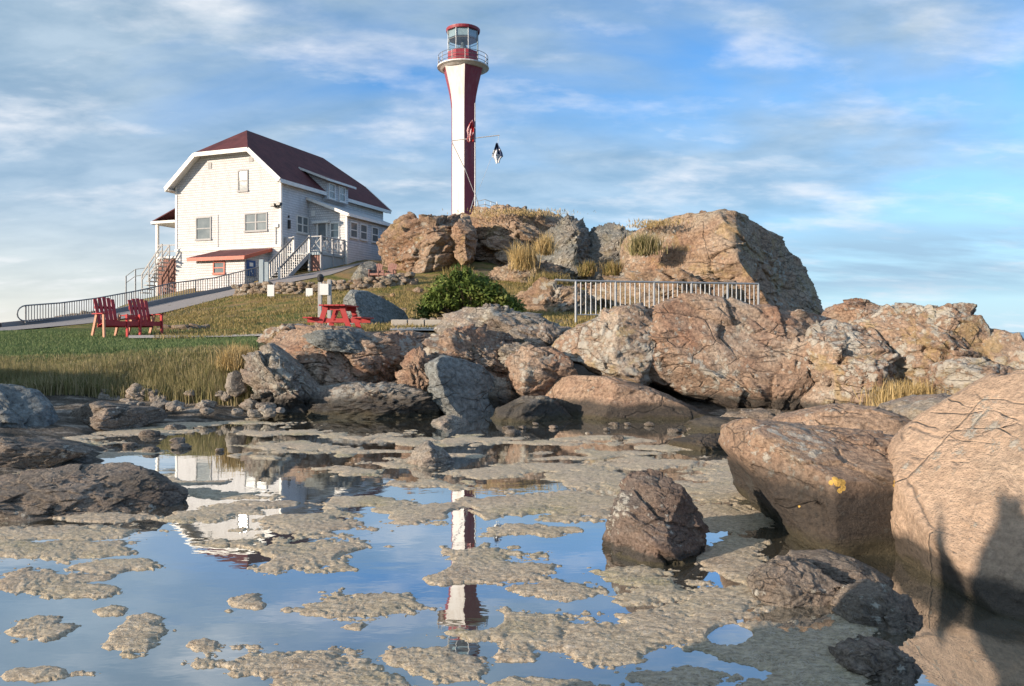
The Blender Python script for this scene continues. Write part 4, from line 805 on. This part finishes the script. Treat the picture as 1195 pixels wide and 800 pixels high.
# deck with crossed railings
DZ = 2.62
dk = MB(); dk.box(.05, 3.0, .3, 3.05, DZ-.18, DZ); DK = dk.build('deck', M['blue_wood'], H)
for x_, y_ in ((.12, .36), (2.05, .36), (2.94, .36), (2.94, 1.7), (2.94, 2.98)):
    k_ = MB(); k_.box(x_-.06, x_+.06, y_-.06, y_+.06, -.2, DZ+1.1); k_.build('post', M['grey_wood'], DK)
def xrail(mb, a, b, n):
    a, b = Vector(a), Vector(b); z = Vector((0, 0, 1))
    mb.beam(a+z*1.05, b+z*1.05, .07, .07); mb.beam(a+z*.12, b+z*.12, .05, .06)
    for k in range(n):
        p0, p1 = a.lerp(b, k/n), a.lerp(b, (k+1)/n)
        mb.beam(p0+z*.15, p1+z*1.0, .03, .05); mb.beam(p0+z*1.0, p1+z*.15, .03, .05); mb.beam(p1+z*.1, p1+z*1.05, .05, .05)
        pm = (p0+p1)/2; mb.beam(pm+z*.35, pm+z*.8, .03, .05)
for a_, b2, n_x in (((2.1, .36, DZ), (2.94, .36, DZ), 1), ((2.94, .40, DZ), (2.94, 2.98, DZ), 4), ((.1, .36, DZ), (.75, .36, DZ), 1)):
    x1 = MB(); xrail(x1, a_, b2, n_x); x1.build('crossed_railing', M['grey_wood'], DK)
db = MB(); db.box(2.89, 2.92, .4, 3.0, -.3, DZ-.2); db.build('skirt', M['blue_wood'], DK)
db = MB(); db.box(2.1, 2.88, .42, .45, -.3, DZ-.2); db.build('skirt', M['old_wood'], DK)
# stairs
ST = MB(); n_ = 12
for k in range(n_):
    f_ = k/n_; ST.box(.85, 2.0, .25-(f_*3.0)-.26, .25-(f_*3.0), DZ-.19-f_*2.25, DZ-.14-f_*2.25)
STo = ST.build('staircase', M['grey_wood'], H)
for x_ in (.8, 2.05):
    q_ = MB(); q_.beam((x_, .3, DZ-.15), (x_, -2.9, DZ-.15-2.4), .05, .28); q_.build('stringer', M['grey_wood'], STo)
    q_ = MB(); q_.beam((x_, .3, DZ+1.05), (x_, -2.95, DZ+1.05-2.43), .07, .10); q_.build('handrail', M['steel_dark'], STo)
    q_ = MB()
    for k in range(15):
        f_ = k/14; yy_, zz_ = .3-3.2*f_, DZ-2.4*f_; q_.beam((x_, yy_, zz_+.0), (x_, yy_, zz_+1.0), .04, .04)
    q_.build('balusters', M['white'], STo)
    for f_ in (.0, .98):
        q_ = MB(); q_.box(x_-.06, x_+.06, .3-3.25*f_-.06, .3-3.25*f_+.06, -.2, DZ-2.4*f_+1.1); q_.build('newel_post', M['white'], STo)

# ------------------------------------------------------------------ lighthouse
TX, TY, TZ = P(540.5, 250, 97); TZ0 = gz1(TX, TY)-.3
LT = thing('lighthouse', 'tall red and white striped lighthouse on the hilltop', 'lighthouse', (TX, TY, TZ0))
zz = lambda y: HC+(HZ-y)/F*97-TZ0
prof = [(1.63, -1), (1.63, zz(126)), (1.8, zz(114)), (2.06, zz(103)), (2.38, zz(92)), (2.72, zz(80.5))]
ph0 = [R(-90+8+60*k) for k in range(6)]    # vertex directions, hexagonal shaft
for k in range(6):
    a, b = ph0[k], ph0[(k+1) % 6]; v = []
    for r_, z_ in prof:
        v += [(r_*math.cos(a), r_*math.sin(a), z_), (r_*math.cos(b), r_*math.sin(b), z_)]
    n = len(prof); c0 = [(0, 0, z_) for _, z_ in prof]
    mb = MB(); mb.add(v+c0, [(2*i, 2*i+1, 2*i+3, 2*i+2) for i in range(n-1)]+[(0, 2*n, 1), (2*n-2, 2*n-1, 3*n-1)])
    mb.build('shaft_face', M['red_tower'] if k % 2 == 0 else M['white_tower'], LT)
g_ = MB(); g_.lathe([(2.6, zz(82.2)), (2.9, zz(80.8)), (3.25, zz(79.8)), (3.25, zz(78.4)), (1.5, zz(77.8))], 40); g_.build('gallery', M['white_tower'], LT, smooth=False)
g_ = MB(); g_.lathe([(2.02, zz(77.6)), (2.02, zz(62.5)), (1.9, zz(62))], 8, R(22.5)); g_.build('lantern_base', M['red_tower'], LT)
g_ = MB(); g_.lathe([(1.94, zz(62.3)), (1.94, zz(38))], 8, R(22.5)); g_.build('lantern_glass', M['lglass'], LT)
mu = MB()
for k in range(8):
    a = R(22.5+45*k); c_, s_2 = 1.98*math.cos(a), 1.98*math.sin(a); mu.tube([(c_, s_2, zz(63)), (c_, s_2, zz(36))], .055, 6)
    a2 = R(22.5+45*(k+1)); mu.tube([(c_, s_2, zz(48.5)), (1.98*math.cos(a2), 1.98*math.sin(a2), zz(48.5))], .035, 6)
mu.build('lantern_frame', M['galv'], LT)
g_ = MB(); g_.lathe([(1.9, zz(46.5)), (1.9, zz(36))], 8, R(22.5)); g_.build('lantern_blind', M['blue_wood'], LT)
g_ = MB(); g_.lathe([(2.08, zz(38)), (2.14, zz(36)), (2.14, zz(34.8)), (1.7, zz(33.6)), (.9, zz(32.6)), (.25, zz(32.2))], 32); g_.build('lantern_roof', M['red_tower'], LT)
g_ = MB(); g_.lathe([(.1, zz(33)), (.1, zz(30.6)), (.26, zz(30.4)), (.3, zz(29.3)), (.1, zz(28.6))], 12); g_.build('finial', M['black'], LT)
g_ = MB(); g_.lathe([(.5, zz(64)), (.5, zz(56)), (.3, zz(52)), (.2, zz(47))], 12); g_.build('lamp_housing', M['steel_dark'], LT)
rl = MB()
for z_ in (zz(76), zz(71.5), zz(67)): rl.tube([(3.12*math.cos(a), 3.12*math.sin(a), z_+.05) for a in [R(i*10) for i in range(37)]], .035, 5)
rl.build('gallery_rail', M['steel_dark'], LT)
for k in range(12):
    q_ = MB(); a = R(30*k+8); q_.tube([(3.12*math.cos(a), 3.12*math.sin(a), zz(77.5)), (3.12*math.cos(a), 3.12*math.sin(a), zz(66.6))], .045, 6); q_.build('rail_post', M['steel_dark'], LT)

# signal mast
mx, my, mz = P(554.5, 245, 88); mz0 = gz1(mx, my)
def ml(x, y): q = P(x, y, 88); return (q[0]-mx, 0, q[2]-mz0)
FM = thing('signal_mast', 'thin white signal mast with a yard beside the lighthouse', 'mast', (mx, my, mz0))
q_ = MB(); q_.tube([(0, 0, -.5), ml(554.5, 120)], [.11, .06], 8); q_.build('pole', M['galv'], FM)
q_ = MB(); q_.tube([ml(527, 164), ml(583, 157.5)], .055, 6); q_.build('yard', M['grey_wood'], FM)
q_ = MB(); q_.tube([ml(527.5, 166), ml(543, 198)], .07, 6); q_.tube([ml(543, 198), ml(553, 224)], .035, 6); q_.build('gaff', M['grey_wood'], FM)
q_ = MB(); q_.tube([ml(582, 158), ml(581, 170)], .02, 5); q_.tube([ml(578, 172), ml(556, 228)], .015, 5); q_.tube([ml(549, 244), (0, .3, ml(554, 226)[2])], .05, 5); q_.tube([ml(560, 244), (0, -.3, ml(554, 226)[2])], .05, 5); q_.build('stay', M['galv'], FM)
def cloth(name, label, prof, D, mat, seed, cat='flag'):
    """a limp cloth hanging in folds: prof = (y, x left, x right) rows from top to bottom"""
    nu, nv = 26, 30; ys = [p_[0] for p_ in prof]; vv = []
    for j in range(nv):
        y = ys[0]+(ys[-1]-ys[0])*j/(nv-1); l = np.interp(y, ys, [p_[1] for p_ in prof]); r = np.interp(y, ys, [p_[2] for p_ in prof])
        for i in range(nu):
            u = i/(nu-1); p_ = P(l+(r-l)*u, y, D); p_[1] += .28*math.sin(u*13+seed+j*.12)+.12*math.sin(u*5+j*.3+seed); p_[2] += .06*math.sin(u*9+seed); vv.append(p_)
    loc = np.array(vv).min(0); f = [(j*nu+i, j*nu+i+1, (j+1)*nu+i+1, (j+1)*nu+i) for j in range(nv-1) for i in range(nu-1)]
    o = mesh_obj(name, np.array(vv)-loc, np.array(f), mat, loc=loc, smooth=True); sm = o.modifiers.new('thickness', 'SOLIDIFY'); sm.thickness = .02
    tag(o, label, cat); return o
M['flag_red'] = paint('red cloth', (.55, .03, .03), .8, .1)
def _wb(q, b, pos):
    q.inp(b, 'Base Color', q.ramp(q.noise(q.mapping(pos, rot=(0, .7, 0), scale=(1, 1, 2.4)), .55, 2), (.50, (.8, .8, .8)), (.53, (.03, .05, .12)))); b.inputs['Roughness'].default_value = .8
M['flag_wb'] = simple('white and navy cloth', _wb)
def _rw(q, b, pos):
    q.inp(b, 'Base Color', q.ramp(q.noise(q.mapping(pos, scale=(1, 1, .6)), 1.2, 2), (.48, (.6, .03, .03)), (.52, (.75, .5, .5)))); b.inputs['Roughness'].default_value = .8
M['flag_rw'] = simple('red and white cloth', _rw)
cloth('flag', 'limp red and white flag hanging against the lighthouse shaft', [(141, 550, 552), (147, 547, 553), (153, 545, 553), (158, 546, 552), (165, 545, 553)], 88, M['flag_rw'], 2)
cloth('flag', 'white flag with a navy cross drooping from the end of the yard', [(167, 579, 580.5), (173, 577, 583), (178, 574.5, 586), (182, 574, 587), (185, 577, 584), (190, 579, 582.5)], 88, M['flag_wb'], 4)
rg = P(557, 246, 90); RZ = gz1(rg[0], rg[1]); RG = thing('railing', 'small pipe railing on the hilltop right of the lighthouse', 'railing', (rg[0], rg[1], RZ))
zt = HC+(HZ-233)/F*90-RZ; zb = HC+(HZ-243)/F*90-RZ
q_ = MB(); 
for z_ in (0, -.55, -1.1): q_.tube([(0, 0, zt-.15+z_), (.9, -.3, zt+z_), (2.3, 0, zt-.45+z_)], .04, 6)
q_.build('rail', M['galv'], RG)
for x_ in (0, .9, 1.6, 2.3):
    q_ = MB(); q_.tube([(x_, -.1, zt-.2), (x_, -.1, -1)], .045, 6); q_.build('post', M['galv'], RG)

# ------------------------------------------------------------------ railings
def copyo(o, parent):
    c = o.copy(); COL.objects.link(c); c.parent = parent; return c
def railing(label, pts, h, nb, post_every, mat, rr=.022, pr=.03, hook=None, low=.12, cat='railing'):
    """pts: 3d points of the base line"""
    p0 = Vector(pts[0]); T = thing('railing', label, cat, p0); L = [Vector(p)-p0 for p in pts]; z = Vector((0, 0, 1))
    q = MB(); q.tube([a+z*h for a in L], pr, 8)
    if hook:
        a = L[0]; d = (L[0]-L[1]).normalized(); hp = []
        for k in range(9): t_ = math.pi*k/8; hp.append(a+z*(h-.4*h+.4*h*math.cos(t_))+d*(.42*math.sin(t_)))
        q.tube(hp, pr, 8)
    q.build('top_rail', mat, T); q = MB(); q.tube([a+z*low for a in L], rr*1.1, 6); q.build('bottom_rail', mat, T)
    ds = [0]; 
    for a, b in zip(L[:-1], L[1:]): ds.append(ds[-1]+(b-a).length)
    def at(d):
        for k in range(len(L)-1):
            if d <= ds[k+1]+1e-6: return L[k].lerp(L[k+1], (d-ds[k])/(ds[k+1]-ds[k]))
        return L[-1]
    bm_ = MB().tube([(0, 0, low), (0, 0, h)], rr, 6); b0 = bm_.build('baluster', mat, T); b0.location = at(0)
    pm = MB().tube([(0, 0, -.35), (0, 0, h)], pr*1.15, 8); q0 = pm.build('post', mat, T); q0.location = at(0)
    for k in range(1, nb):
        c = copyo(q0 if k % post_every == 0 or k == nb-1 else b0, T); c.location = at(ds[-1]*k/(nb-1))
    return T
def rp(x, y, D, dz=0): q = P(x, y, D); return (q[0], q[1], gz1(q[0], q[1])+dz)
railing('long grey handrail with a hooked end following the road', [rp(30, 382, 38.2, .1), rp(70, 376, 39.8, .1), rp(112, 369, 41.8, .1), rp(160, 359, 44, .1), rp(200, 351, 45.9, .1), rp(250, 342, 47.6, .05), rp(302, 334, 49, .05)], .95, 98, 14, M['steel_dark'], .022, .035, hook=True)
A, B = P(651, 381, 22.6), P(885, 381, 24.6)
zA = HC+(HZ-327)/F*22.6; 
A[2] = zA-1.12; B[2] = HC+(HZ-331)/F*24.6-1.12
TR = railing('galvanised railing of thin bars standing above the big rust rock', [tuple(P(672, 373, 22.8)[:2])+(A[2],), (B[0], B[1], B[2])], 1.12, 40, 8, M['galv'], .02, .032)
q_ = MB(); a = Vector((0, 0, 1.12)); q_.tube([a, a+Vector((-.62, -.1, .02))], .034, 8); q_.build('rail_end', M['galv'], TR)
# wire fence at left of porch
WF = thing('wire_fence', 'sparse pipe and wire fence left of the porch steps', 'fence', rp(147, 336, 57))
w0 = Vector(WF.location); q_ = MB()
pts_ = [(147, 322, 57), (158, 314, 57), (180, 311, 57)]
for x, y, D_ in pts_:
    a = Vector(P(x, y, D_))-w0; pq = MB(); pq.tube([a, (a.x, a.y, -1)], .05, 6); pq.build('post', M['galv'], WF)
for dz in (0, -.5): q_.tube([Vector(P(*p_))-w0+Vector((0, 0, dz)) for p_ in pts_], .03, 5)
q_.build('rail', M['galv'], WF)
gp_ = MB(); gp_.box(-.28, .0, -.1, .1, -.3, 1.5); gp_.box(.02, .3, -.06, .06, -.3, 1.35)
tag(gp_.build('gate_post', M['blue_wood'], bevel=.02, loc=rp(308, 334, 48)), 'stout pale wooden gate post at the foot of the deck stairs', 'post')

# ------------------------------------------------------------------ signs
def board(label, x, y0, y1, w, D, mat='sign_white'):
    q0 = P(x, y1, D); z1 = HC+(HZ-y0)/F*D; g0 = gz1(q0[0], q0[1]); T = thing('sign_board', label, 'sign', (q0[0], q0[1], g0)); hh = w*D/F/2
    q = MB(); q.box(-hh, hh, -.02, .02, q0[2]-g0, z1-g0); q.build('panel', M[mat], T, .005)
    q = MB(); q.box(-.03, .03, .022, .07, -.3, z1-g0-.05); q.build('post', M['grey_wood'], T); return T
board('small white board in front of the stone wall below the deck stairs', 316, 332, 345.5, 8, 42)
board('small white board in front of the stone wall, nearer the sign posts', 361, 336, 348.5, 8, 41.5)
q0 = P(379, 388, 23); g0 = gz1(q0[0], q0[1]); T = thing('sign_post', 'pair of pale posts holding a white panel behind the picnic table', 'sign', (q0[0], q0[1], g0))
for x, y in ((373.5, 329), (384.5, 326)):
    a = P(x, y, 23); q = MB(); q.box(a[0]-q0[0]-.055, a[0]-q0[0]+.055, -.05, .05, -.3, a[2]-g0); q.build('post', M['grey_wood'], T, .01)
a, b = P(374, 331, 23), P(384, 344, 23); q = MB(); q.box(a[0]-q0[0], b[0]-q0[0], -.09, -.055, b[2]-g0, a[2]-g0); q.build('panel', M['sign_white'], T)
a = P(374, 325, 23); q = MB(); q.lathe([(.03, a[2]-g0-.12), (.09, a[2]-g0-.06), (.11, a[2]-g0+.05), (.07, a[2]-g0+.12), (.02, a[2]-g0+.15)], 12, c=(a[0]-q0[0], 0)); q.build('lamp_cap', M['black'], T)

# ------------------------------------------------------------------ red double chair
def double_chair(label, loc, rz, mA, mB, sc=1.):
    T = thing('double_chair', label, 'garden chair', loc, rz); T.scale = (sc*.86, sc*.9, sc)
    # local: +x along the seat, faces -y ; two seats with a small table between
    def backrest(x0):
        q = MB()
        for k in range(5):
            x = x0+.07+k*.115; hgt = .98+.07*math.sin(math.pi*(k+.5)/5)
            q.beam((x, .12, .30), (x+(k-2)*.012, .46, hgt), .095, .022, (0, -1, .4))
        q.beam((x0+.02, .22, .42), (x0+.58, .22, .42), .03, .08); q.beam((x0+.0, .385, .78), (x0+.60, .385, .78), .03, .07)
        q.build('backrest', mA, T)
    def seat(x0):
        q = MB()
        for k in range(5): q.beam((x0, -.34+k*.115, .40-k*.022), (x0+.60, -.34+k*.115, .40-k*.022), .10, .022)
        q.build('seat', mA, T)
    for x0 in (0, 1.02): backrest(x0); seat(x0)
    q = MB(); q.box(.64, .98, -.25, .2, .56, .585); q.box(.60, 1.02, -.31, -.29, .46, .55); q.build('table', mA, T)
    q = MB(); q.box(-.02, 1.64, -.40, -.365, .30, .42); q.box(-.02, 1.64, .10, .135, .26, .36); q.build('seat_rail', mA, T)
    for x in (-.05, .62, 1.0, 1.67):
        if x in (-.05, 1.67):
            q = MB(); q.box(x-.07, x+.07, -.44, .28, .60, .625); q.build('arm', mA, T)
        q = MB(); q.beam((x, -.40, 0), (x, -.36, .60), .04, .12, (0, 1, 0)); q.build('leg', mB if x < .3 else mA, T)
        q = MB(); q.beam((x, .42, 0), (x, .10, .60), .04, .12, (0, 1, 0)); q.build('leg', mB, T)
    return T
bx, by, _ = P(146, 389, 22.3)
double_chair('red double adirondack chair standing on the lawn beside the road', (bx-.46, by-.5, gz1(bx, by)-.02), R(50), M['red_bench'], M['wood_lit'], 1.1)
bx, by, _ = P(450, 330, 45.5)
double_chair('faded brown double chair on the hill beside the rounded outcrop', (bx-.8, by, gz1(bx, by)+.12), R(-12), M['old_wood'], M['old_wood'], 1.0)

# ------------------------------------------------------------------ picnic table
bx, by, _ = P(396, 388, 18.9)
PT = thing('picnic_table', 'red wooden picnic table seen end on behind the shore rocks', 'picnic table', (bx, by, gz1(bx, by)-.03), R(-4)); PT.scale = (.86, .72, .98)
for s in (-1, 1): pass
q = MB()
for k in range(5): q.box(-.37+k*.15, -.235+k*.15, -.85, .85, .72, .755)
q.build('tabletop', M['red_bench'], PT, .004)
for s in (-1, 1):
    q = MB()
    for k in range(2): x = s*(.62+.14*k); q.box(x-.065, x+.065, -.85, .85, .42, .455)
    q.build('seat', M['red_bench'], PT, .004)
for y_ in (-.62, .62):
    for s in (-1, 1):
        q = MB(); q.beam((s*.22, y_, .72), (s*.52, y_, -.05), .04, .14, (1, 0, 0)); q.build('leg', M['red_bench'], PT)
    q = MB(); q.box(-.76, .76, y_+.021, y_+.06, .32, .42); q.box(-.34, .34, y_+.021, y_+.06, .62, .72); q.build('crossbar', M['red_bench'], PT)
q = MB(); q.beam((0, -.6, .36), (0, -.1, .70), .04, .09); q.beam((0, .6, .36), (0, .1, .70), .04, .09); q.build('brace', M['red_bench'], PT)

# ------------------------------------------------------------------ grass
def blades(name, label, roots, hts, wid, lean, mat, cat='grass', seed=0, kind='stuff', droop=.5):
    rng = np.random.RandomState(seed); n = len(roots); roots = np.asarray(roots); a = rng.uniform(0, 2*np.pi, n)
    sx, sy = np.cos(a)*wid/2, np.sin(a)*wid/2; la = rng.uniform(0, 2*np.pi, n); ll = np.abs(rng.normal(0, lean, n))*hts
    dx, dy = np.cos(la)*ll, np.sin(la)*ll
    z0 = np.zeros(n); S = np.stack([sx, sy, z0], 1)
    mid = roots+np.stack([dx*.3, dy*.3, hts*.55], 1); tip = roots+np.stack([dx, dy, hts*(1-droop*np.minimum(1, ll/hts)*.6)], 1)
    v = np.stack([roots-S, roots+S, mid+S*.8, mid-S*.8, tip], 1).reshape(-1, 3)
    b = np.arange(n)*5; f1 = np.stack([b, b+1, b+2], 1); f2 = np.stack([b, b+2, b+3], 1); f3 = np.stack([b+3, b+2, b+4], 1)
    loc = roots.mean(0)
    o = mesh_obj(name, v-loc, np.concatenate([f1, f2, f3]), mat, loc=loc)
    ca = o.data.color_attributes.new('tint', 'FLOAT_COLOR', 'POINT'); r = np.repeat(rng.beta(2, 2, n), 5)
    ca.data.foreach_set('color', np.stack([r, r, r, np.ones(len(r))], 1).astype(np.float32).ravel())
    if label: tag(o, label, cat, kind=kind)
    return o
rng = np.random.RandomState(5)
def scatter(n, fx, fy): x = fx(n); y = fy(n); return x, y, gz(x, y)
# reed bank
n = 38000; y = 12.35+rng.beta(1.2, 1.9, n)*2.6; pxl = rng.uniform(-160, 290, n); x = (pxl-CX)/F*y; z = gz(x, y)
clump = fbm(np.stack([x*1.4, y*1.0, x*0], 1), 4, 77)
k = (clump > -.45) | (rng.rand(n) < .3); x, y, z, clump, pxl = x[k], y[k], z[k], clump[k], pxl[k]
hts = (.22+.16*clump+.10*rng.rand(len(x)))*np.interp(y, [12.3, 13.0, 13.7, 14.9], [1., 1.15, .62, .3]); hts = np.clip(hts, .05, .5)
blades('reeds', 'dense olive and straw coloured reeds along the bank above the pool', np.stack([x, y, z-.03], 1), hts, .012, .28, M['reed'], seed=1)
# lawn
n = 60000; y = 13.3+(rng.rand(n)**1.5)*12; pxl = rng.uniform(-160, 300, n); x = (pxl-CX)/F*y; z = gz(x, y)
hh = .05+.05*rng.rand(n)+.05*np.clip(fbm(np.stack([x, y, x*0], 1), 3, 12), 0, 1)
blades('lawn_grass', 'short green lawn between the road and the reed bank', np.stack([x, y, z-.01], 1), hh, .016, .5, M['lawnb'], seed=2)
# hillside
n = 75000; y = 20+rng.rand(n)*26; pxl = rng.uniform(180, 700, n); x = (pxl-CX)/F*y
NEAR = np.array(RN)
def on_road(x, y):
    A_ = np.interp(x, NEAR[:, 0], NEAR[:, 1]); return (y > A_-.1) & (x < -10)
k = ~on_road(x, y); x, y, pxl = x[k], y[k], pxl[k]
cl = fbm(np.stack([x*.7, y*.7, x*0], 1), 4, 21); k = cl > rng.uniform(-.5, .25, len(cl)); x, y, cl = x[k], y[k], cl[k]; z = gz(x, y)
blades('hillside_grass', 'yellowed dry grass covering the slope below the stone wall', np.stack([x, y, z-.02], 1), .06+.12*rng.rand(len(x))+.08*np.clip(cl, 0, 1), .03, .6, M['dryb'], seed=3)
def tuft(label, x, y, D, w, h, n, mat, seed, hgt=None, cat='grass tuft', dd=.6):
    r = np.random.RandomState(seed); c = P(x, y, D); W_ = w*D/F/2; px_ = c[0]+r.normal(0, W_*.5, n); pd = D+r.uniform(-dd, dd, n)
    pz = c[2]+r.uniform(-.3, .15, n)*h*D/F; hh = (hgt or h*D/F)*r.uniform(.5, 1.2, n)
    return blades('grass_tuft', label, np.stack([px_, pd, pz], 1), hh, .011*max(1, D/14), .6, M[mat] if isinstance(mat, str) else mat, cat, seed, None)
tuft('pale straw tuft on the ledge in the middle of the lighthouse hill', 610, 308, 44.5, 26, 26, 700, 'straw', 31)
tuft('pale straw tuft higher up on the lighthouse hill ledge', 636, 292, 46, 20, 20, 500, 'straw', 32)
tuft('green grass tuft in the saddle, left one under the dark pointed outcrop', 686, 318, 45.5, 18, 15, 350, 'dryb', 33)
tuft('green grass tuft in the saddle, right one under the dark pointed outcrop', 714, 318, 45.5, 20, 15, 350, 'dryb', 34)
tuft('green tussock on the left shoulder of the huge domed outcrop', 752, 292, 40.5, 34, 22, 900, 'reed', 35)
tuft('tan grass fringe on the crest of the huge domed outcrop', 765, 262, 42, 60, 4, 900, 'straw', 36, dd=1.5)
tuft('tan grass fringe along the crest under the lighthouse', 605, 250, 55, 110, 3.5, 1500, 'straw', 37, dd=2)
tuft('green grass clump above the left end of the galvanised railing', 640, 330, 34, 40, 14, 700, 'dryb', 38)
tuft('straw coloured grass growing at the foot of the tall lichen rock', 1062, 472, 10.6, 78, 30, 1300, 'straw', 39, dd=.3)
tuft('yellow grass at the left end of the shore rocks', 277, 424, 13.2, 36, 24, 900, 'straw', 40, dd=.4)
tuft('small yellow green tuft in the hill hollow beside the rounded outcrop', 535, 322, 46, 34, 12, 500, 'dryb', 41)

# ------------------------------------------------------------------ shrub
sb = P(548, 369, 26.3); SB = thing('shrub', 'dense green shrub with glossy leaves below the lighthouse hill', 'shrub', (sb[0], sb[1], gz1(sb[0], sb[1])))
rg_ = np.random.RandomState(11); lv = []; lf = []; tint = []; stems = MB()
for c in range(175):
    th_, fi_ = rg_.uniform(0, 2*np.pi), rg_.uniform(0, 1)
    px_ = math.cos(th_)*1.72*math.sqrt(fi_); pyy = math.sin(th_)*1.2*math.sqrt(fi_)
    top = 1.62*math.sqrt(max(0, 1-(px_/1.75)**2))*(.62+.5*rg_.rand()) if px_ < .5 else 1.35*math.sqrt(max(0, 1-(px_/1.75)**2))*(.8+.28*rg_.rand())
    cz = max(.15, top*rg_.uniform(.45, 1.0)-.1)+(.22*rg_.rand() if c > 140 else 0); cc = np.array([px_, pyy, cz]); rad = rg_.uniform(.12, .36); tt = rg_.uniform(.1, .9)
    stems.tube([(px_*.2, pyy*.2, -.1), (px_*.6, pyy*.6, cz*.5), tuple(cc)], [.03, .018, .008], 5)
    for _ in range(85):
        d = rg_.normal(size=3); d /= np.linalg.norm(d); p_ = cc+d*rad*rg_.uniform(.5, 1.05)*np.array([1, 1, .8])
        nrm = d+rg_.normal(size=3)*.6+np.array([0, 0, .5]); nrm /= np.linalg.norm(nrm); a = np.cross(nrm, rg_.normal(size=3)); a /= np.linalg.norm(a); b = np.cross(nrm, a)
        L_ = rg_.uniform(.035, .11); w_ = L_*.42; i0 = len(lv); lv += [p_-a*L_, p_+b*w_, p_+a*L_, p_-b*w_]; lf.append((i0, i0+1, i0+2, i0+3)); tint += [min(1, max(0, tt+rg_.normal()*.15))]*4
lo = mesh_obj('foliage', np.array(lv), np.array(lf), M['leaf'], parent=SB)
ca = lo.data.color_attributes.new('tint', 'FLOAT_COLOR', 'POINT'); r = np.array(tint); ca.data.foreach_set('color', np.stack([r, r, r, np.ones(len(r))], 1).astype(np.float32).ravel())
stems.build('stem', M['bark'], SB)
